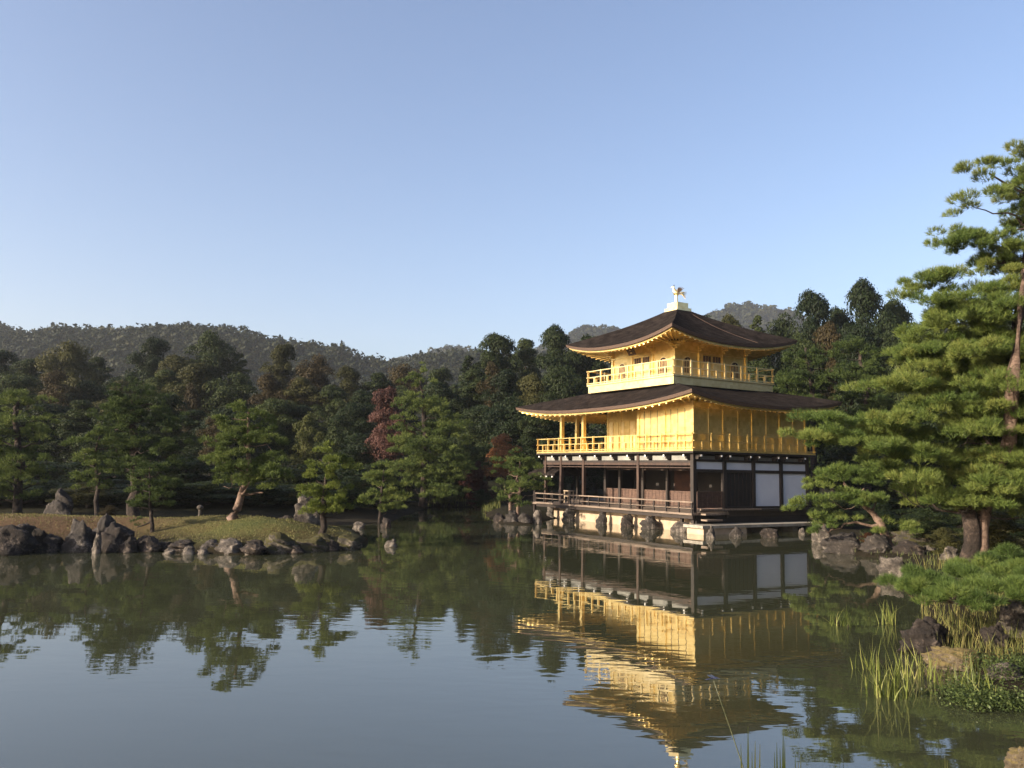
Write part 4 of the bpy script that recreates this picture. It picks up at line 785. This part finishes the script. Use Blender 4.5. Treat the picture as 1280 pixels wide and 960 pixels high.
for kd, lf, px, ty, Y, wd_ in [('bushy','dark',-10,598,46,102),('bushy','deep',55,602,47,95),('bushy','olive',112,604,46,85),('bushy','deep',200,600,47,102),('bushy','dark',262,602,48,85),('bushy','deep',330,602,49,102),('bushy','olive',395,604,50,85),('bushy','deep',440,596,50,85),('bushy','deep',505,600,64,50),('bushy','deep',0,572,54,110),('bushy','dark',60,578,58,110),('bushy','deep',118,570,55,110),('bushy','dark',178,576,58,110),('bushy','deep',232,572,55,110),('bushy','deep',285,578,58,110),('bushy','dark',340,572,56,100),('bushy','deep',392,580,58,90),('bushy','deep',438,582,56,80),('bushy','deep',30,600,50,100),('bushy','deep',90,604,51,90),('bushy','deep',150,600,50,100),('bushy','deep',245,604,51,100),('bushy','deep',315,602,51,90),('bushy','dark',375,606,51,80),('bushy','deep',470,612,54,50),('bushy','dark',1040,620,44,60),('bushy','deep',1100,630,40,60),('bushy','deep',1160,634,36,60),('bushy','dark',1215,640,34,50),('bushy','deep',1290,640,33,70)]:
    forest(kd, lf, px, ty, Y, wd_*1.15, group='undergrowth shrubs along the banks', name='shrub', cat='shrub', label=None)
# trees on the bank right of and behind the viewpoint: they shade and are mirrored in the gold leaf
rq = random.Random(9)
for x, y in [(38,46),(37,39),(36,32),(34,25),(32,18),(30,11),(27,4),(24,-4),(18,-12),(10,-18),(46,50),(45,42),(44,35),(43,27),(41,19),(39,11),(36,2),(32,-8),(25,-17),(48,58)]:
    x += rq.uniform(-1, 1); y += rq.uniform(-1, 1)
    kd = rq.choice(['round', 'tall', 'wide']); c, t, H_, R_ = protos[kd]; e_ = empty('broadleaf_tree', (x, y, H(x, y)), 'tall dark tree on the right bank beyond the right edge of the view', 'tree', 'trees beyond the right edge', rz=rq.uniform(0, 6)); s_ = rq.uniform(1.2, 1.6); e_.scale = (s_, s_, s_)
    for nm_, me, m in (('crown', c, LF['deep']), ('trunk', t, MT['bark_dark'])):
        o = bpy.data.objects.new(nm_, me); C.objects.link(o); o.parent = e_; o.material_slots[0].link = 'OBJECT'; o.material_slots[0].material = m
forest('round', 'red', 481, 487, 65, 58, 'narrow tree with red autumn leaves against the dark wood', 'red-leaved tree')
forest('bushy', 'dark', 579, 552, 70, 70, 'rounded dark green tree with a leaning stem on the far shore', 'tree')
forest('loose', 'orange', 628, 542, 66, 52, 'thin tree with orange-brown autumn leaves above the two-trunked pine', 'tree')
forest('bushy', 'maroon', 596, 578, 66, 44, 'small dark maroon tree between the rounded dark tree and the two-trunked pine', 'tree')
forest('bushy', 'bamboo', 556, 606, 66, 34, 'low yellowish shrub left on the far reed bank', 'shrub', 'shrubs on the shores', 'shrub')
forest('bushy', 'dark', 602, 612, 64, 32, 'low dark shrub right on the far reed bank', 'shrub', 'shrubs on the shores', 'shrub')
forest('bushy', 'olive', 1246, 640, 27, 84, 'leafy green bush to the right of the forked pine base', 'bush', 'shrubs on the shores', 'bush')
forest('bushy', 'olive', 1178, 660, 30, 46, 'leafy bush to the left of the forked pine base', 'bush', 'shrubs on the shores', 'bush')
forest('bushy', 'orange', 1084, 666, 34, 22, 'small orange-leaved bush between two boulders on the right shore', 'bush', 'shrubs on the shores', 'bush')
forest('bushy', 'brown', 140, 632, 37, 30, 'low brown clipped mound shrub at the foot of the thick-trunked pine', 'shrub', 'shrubs on the shores', 'shrub')
forest('bushy', 'brown', 48, 644, 38, 22, 'low brown shrub left of the rough upright boulder', 'shrub', 'shrubs on the shores', 'shrub')
# ---------------------------------------------------------------- far wooded hill and peaks (uncountable)
def scatter(n, xr, yr, rad, leaves, leaf, seed, ok):
    global rng; rng = np.random.default_rng(seed); T = []
    for k in range(8):
        L = unit(rng.normal(size=(6, 3)))*[.55, .55, .35]; li = rng.integers(0, 6, leaves); d = unit(rng.normal(size=(leaves, 3))); d[:, 2] = np.abs(d[:, 2])
        T.append((L[li] + d*.55, unit(d + rng.normal(0, .35, (leaves, 3)))))
    Y = rng.uniform(*yr, n); X = (rng.uniform(*xr, n)-640)/F_PX*Y; keep = ok(X, Y); X, Y = X[keep], Y[keep]; Z = hgt(X, Y); n = len(X); V_ = vnoise(X, Y, 38 if Y.max() < 700 else 90, 4)*.6 + vnoise(X, Y, 14, 6)*.4; Cs, Ns, ts, ss = [], [], [], []
    for i in range(n):
        c, nn = T[i % 8]; r = rad*rng.uniform(.55, 1.0)*(1 + .9*(rng.random() < .25)); Cs.append(c*[r, r, r*rng.uniform(.9, 1.5)] + [X[i], Y[i], Z[i]+r*.6]); Ns.append(nn); ts.append(np.clip((V_[i]-.5)*.7 + rng.uniform(.2, .75) + rng.normal(0, .08, leaves), 0, 1)); ss.append(np.full(leaves, leaf*r/rad))
    V, Fq = leaf_quads(np.concatenate(Cs), np.concatenate(Ns), np.concatenate(ss), .7); return npmesh('wood', V, Fq, 4, np.concatenate(ts))
tag(link('hill_woodland', scatter(17000, (-60, 1330), (250, 545), 2.5, 30, .62, 51, lambda X, Y: (vnoise(X, Y, 9, 9) > -.1)), LF['hill']), 'dense woodland covering the long ridge beyond the pond', 'woodland', kind='stuff')
tag(link('mountain_woodland', scatter(6500, (440, 1200), (900, 1180), 4.2, 22, 1.6, 52, lambda X, Y: X == X), LF['hill']), 'bluish woodland covering the distant peaks behind the pavilion', 'woodland', kind='stuff')
# ---------------------------------------------------------------- reeds, grasses, creepers
def blades(n, spots, hh, wd_, seed, bend=.35, segs=4):
    g = np.random.default_rng(seed); V, Fq, T = [], [], []
    for i in range(n):
        x, y, z = spots(g); h = hh*g.uniform(.45, 1.1); a = g.uniform(0, 6.28); ln = g.normal(0, .16); b2 = bend*g.uniform(.1, 1)*h*(2.2 if g.random() < .12 else 1); w_ = wd_*g.uniform(.7, 1.2); ca, sa = math.cos(a), math.sin(a); fa = g.uniform(0, 3.14); fx, fy = math.cos(fa), math.sin(fa)
        tt = np.clip(g.normal(.45, .22), 0, 1); b0 = len(V)
        for j in range(segs+1):
            t = j/segs; r = (b2*t*t + ln*h*t); ww = w_*(1 - t**2.2)*.5 + .0006; zz = z + h*t*(1 - .25*t*abs(b2)/h)
            V.append((x + ca*r - fx*ww, y + sa*r - fy*ww, zz)); V.append((x + ca*r + fx*ww, y + sa*r + fy*ww, zz))
            if j: k = b0 + j*2; Fq.append((k-2, k-1, k+1, k)); T.append(tt)
    return npmesh('blades', V, Fq, 4, T)
def reeds(px, py, n, hpx, spread, label, seed, wd_=.014, group='reed clumps in the shallow water', leaf='reed'):
    p = gp(px, py); h = hpx*.87*p.y/F_PX; e_ = empty('reed_clump', (p.x, p.y, 0), label, 'reeds', group)
    link('leaves', blades(n, lambda g: (g.normal(0, spread), g.normal(0, spread*.6), -.08), h+.08, wd_, seed), LF[leaf], e_)
    MB().tube([(0, 0, -.3), (0, 0, -.12), (0, 0, -.02)], [spread*1.0, spread*.8, spread*.35], 8).build('root_tuft', MT['rock_dark'], e_, True); return e_
reeds(1050, 782, 34, 34, .13, 'small reed clump standing alone in the water, farthest left of the right shore', 61)
reeds(1108, 780, 22, 36, .12, 'sparse reed clump under the low needle branch', 62)
reeds(1086, 838, 24, 46, .10, 'slanting reed clump just left of the densest one', 63)
reeds(1112, 872, 60, 66, .16, 'densest and tallest reed clump, farthest out in the water', 64, .016)
reeds(1140, 846, 34, 50, .16, 'reed clump in front of the stump-like block', 65)
reeds(1162, 850, 22, 40, .12, 'thin reed clump between the stump-like block and the yellowish stone', 66)
reeds(1205, 862, 46, 48, .2, 'reed clump in front of the yellowish lichen-covered stone', 67)
reeds(1224, 872, 16, 40, .14, 'short reeds beside the creeping plants near the right edge', 68)
reeds(1262, 812, 30, 46, .14, 'reeds right of the black upright block at the right edge', 69)
reeds(1224, 800, 50, 52, .22, 'yellowing reeds between the two dark blocks', 70, leaf='grass')
reeds(1170, 716, 40, 34, .35, 'pale dry reeds in front of the white lumpy rock', 71, .02, leaf='grass')
def area_blades(name, label, n, pxr, pyr, hh, seed, wd_, leaf, ok=None, cat='grass'):
    def sp(g):
        for _ in range(30):
            p = gp(g.uniform(*pxr), g.uniform(*pyr), .1); z = H(p.x, p.y)
            if z > -.22: break
        return (p.x, p.y, z - .02)
    tag(link(name, blades(n, sp, hh, wd_, seed, segs=3), LF[leaf]), label, cat, kind='stuff')
area_blades('bank_grass', 'yellow grass growing along the bank under the low needle branch', 2100, (1150, 1340), (735, 835), .29, 81, .012, 'grass')
area_blades('shore_grass', 'short green grass on the right bank around the forked pine', 2600, (1035, 1330), (668, 742), .2, 82, .014, 'creeper')
area_blades('reed_bank', 'pale reeds along the far shore behind the open water', 900, (530, 625), (630, 640), .55, 83, .05, 'grass')
def turf(n, seed):
    g = np.random.default_rng(seed); pts = []
    X = g.uniform(-24, -4, n*4); Y = g.uniform(28, 39, n*4); i = sdf(ISLE, X, Y); k = i > .7; X, Y = X[k][:n], Y[k][:n]; Z = hgt(X, Y); it = iter(range(len(X)))
    def sp(g_): j = next(it); return (X[j], Y[j], Z[j]-.01)
    return blades(len(X), sp, .07, .025, seed, segs=2)
tag(link('island_turf', turf(14000, 84), LF['turf']), 'short dry grass on the island mound', 'grass', kind='stuff')
def creeper(n, seed):
    global rng; rng = np.random.default_rng(seed); P_ = []
    for _ in range(26):
        px, py = rng.uniform(1195, 1300), rng.uniform(845, 880); c = gp(px, py, .08)
        if px < 1215 and py > 872: continue
        k = n//26; P_.append(np.stack([c.x + rng.normal(0, .16, k), c.y + rng.normal(0, .14, k), .02 + np.abs(rng.normal(0, .07, k))], 1))
    for _ in range(10):
        px, py = rng.uniform(1225, 1300), rng.uniform(815, 845); c = gp(px, py, .2); k = n//26
        P_.append(np.stack([c.x + rng.normal(0, .15, k), c.y + rng.normal(0, .14, k), .25 + rng.normal(0, .06, k)], 1))
    c = np.concatenate(P_); nn = unit(rng.normal(0, .6, c.shape) + [0, 0, 1]); V, Fq = leaf_quads(c, nn, .018*rng.uniform(.6, 1.4, len(c)), .6); return npmesh('creeper', V, Fq, 4, np.clip(rng.normal(.5, .22, len(c)), 0, 1))
tag(link('creeping_plants', creeper(7000, 85), LF['creeper']), 'small-leaved creeping plants spreading over the water at the right edge', 'ground cover', kind='stuff')
# low needle branch of a pine standing just outside the frame
def low_branch():
    global rng; rng = np.random.default_rng(91); Y = 15.5; base = at(1420, 740, Y); base.z = H(base.x, base.y); t = empty('low_pine', base, 'low-growing bright green pine branch spreading over the bank from the right edge', 'pine tree')
    pads = []
    for px, py, r, dy in [(1128,728,22,0),(1150,722,26,.4),(1140,738,22,-.5),(1172,736,30,-.4),(1180,716,26,.8),(1205,726,34,0),(1200,742,28,-1),(1232,712,32,1),(1240,734,34,-.6),(1262,716,36,.6),(1275,740,36,-1),(1258,700,26,1.4),(1300,715,40,.4),(1300,745,36,-.8),(1335,725,44,0),(1370,730,44,0),(1222,752,22,-1.4),(1165,748,16,-.9)]:
        p = at(px, py+6, Y+dy) - base; s = (Y+dy)/F_PX; pads.append((p.x, p.y, p.z, r*s, r*s*1.3, 9*s*1.3, 0))
    link('foliage', pad_foliage('foliage', pads, 1500, 9, .11, .007, .62), LF['pine_near'], t); mb = MB(); prev = Vector((0, 0, -.2))
    main = [Vector((0,0,-.2))] + [at(px, py+12, Y) - base for px, py in ((1370,742),(1300,742),(1240,738),(1190,740),(1145,738))]
    mb.tube(main, [.12,.09,.07,.05,.035,.015], 7)
    for p in pads: e_ = Vector(p[:3]) - Vector((0,0,.03)); a = min(main, key=lambda q: (q-e_).length); mb.tube([a, a.lerp(e_, .5), e_], [.025, .018, .008], 5, False)
    link('branch', mb.mesh('branch', True), MT['bark'], t)
low_branch()
# near tall stalk and blades at the bottom edge
def stem(name, label, cat, pts, r, m, group=None):
    b0 = Vector(pts[0]); e_ = empty(name, b0, label, cat, group); MB().tube([Vector(p)-b0 for p in pts], r, 6).build('stem', m, e_, True); return e_, b0
green = solid('stalk_green', (.045, .05, .022), (.10, .105, .05), 4, .5, bs=0)
Yn = 5.2
pts = [at(936, 1010, Yn), at(930, 962, Yn), at(916, 920, Yn), at(902, 880, Yn), at(892, 851, Yn)]; pts[0].z = min(pts[0].z, .2)
st_, b0 = stem('plant_stalk', 'single long thin stalk leaning left at the bottom edge, with an insect at its tip', 'plant stalk', pts, [.0042, .0036, .003, .0024, .002], green)
dfb = MB().tube([(-.055,0,.0),(-.02,0,.004),(.0,0,.006),(.02,0,.006),(.032,0,.004)], [.002,.003,.006,.0065,.005], 7).mesh('body', True)
df = empty('dragonfly', at(892, 849, Yn), 'small dark blue dragonfly resting on the tip of the long thin stalk', 'dragonfly', rz=.3)
navy = solid('blue_black', (.01, .012, .04), (.03, .035, .10), 20, .35, bs=0); wing = solid('pale_wing', (.02, .022, .04), (.05, .055, .08), 20, .3, bs=0)
link('body', dfb, navy, df)
for sx in (-1, 1):
    for q in (-.008, .012):
        m_ = MB(); m_.v = [(q, 0, .008), (q-.012, sx*.02, .012), (q-.008, sx*.05, .014), (q+.002, sx*.052, .014), (q+.006, sx*.02, .012)]
        m_.v += [(x, y, z+.0006) for x, y, z in m_.v]; m_.f = [(0,1,2,3,4), (9,8,7,6,5)] + [(i, (i+1) % 5, 5+(i+1) % 5, 5+i) for i in range(5)]; m_.build('wing', wing, df)
for (lb, n, tops, seed) in [('middle tuft of upright green blades at the bottom edge, right of the stalk', 0, [(935,908),(944,926),(950,930),(926,930),(940,940)], 0), ('taller dark green tuft of blades cut by the bottom edge', 1, [(979,912),(971,928),(981,926),(968,940),(975,935)], 1), ('short pale blade tips at the bottom edge, right of the dark tuft', 2, [(994,944),(1001,946),(998,952)], 2), ('single yellow-green blade tip at the bottom edge near the right', 3, [(1181,942),(1184,950)], 3)]:
    bx0 = sum(p[0] for p in tops)/len(tops); bp = at(bx0-4, 1060, 4.9); bp.z = max(H(bp.x, bp.y), 0); e_ = empty('grass_tuft', bp, lb, 'grass tuft', 'near grass tufts'); 
    V, Fq, T = [], [], []
    for i, (px, py) in enumerate(tops):
        tp = at(px, py, 4.9) - bp; bs_ = Vector((tp.x*.5 + (i-2)*.008, (i-2)*.01, 0)); k0 = len(V)
        for j in range(6):
            t = j/5; c = bs_.lerp(tp, t); ww = .011*(1-t**6)+.001; V += [(c.x-ww, c.y-ww*.4, c.z), (c.x+ww, c.y+ww*.4, c.z)]
            if j: k = k0+j*2; Fq.append((k-2, k-1, k+1, k)); T.append((.6, .95, 1, .8, .7)[i % 5] if seed != 1 else .3)
    link('blades', npmesh('blades', V, Fq, 4, T), LF['reed'], e_)
    MB().tube([(0,0,-.1),(0,0,.05)], [.05,.02], 6).build('root_tuft', MT['rock_dark'], e_)
# ---------------------------------------------------------------- haze
hz = MB().box(-1900, 1900, -60, 1850, -3.2, 300).mesh('haze'); hm = bpy.data.materials.new('haze_air'); hm.use_nodes = True; hn = hm.node_tree; hn.nodes.clear()
ou = hn.nodes.new('ShaderNodeOutputMaterial'); pv = hn.nodes.new('ShaderNodeVolumePrincipled'); pv.inputs['Color'].default_value = (.86, .92, 1, 1); pv.inputs['Density'].default_value = .00016; pv.inputs['Anisotropy'].default_value = .2
hn.links.new(pv.outputs[0], ou.inputs['Volume'])
tag(link('haze', hz, hm), 'thin bluish air between the camera and the hills', 'haze', kind='stuff')
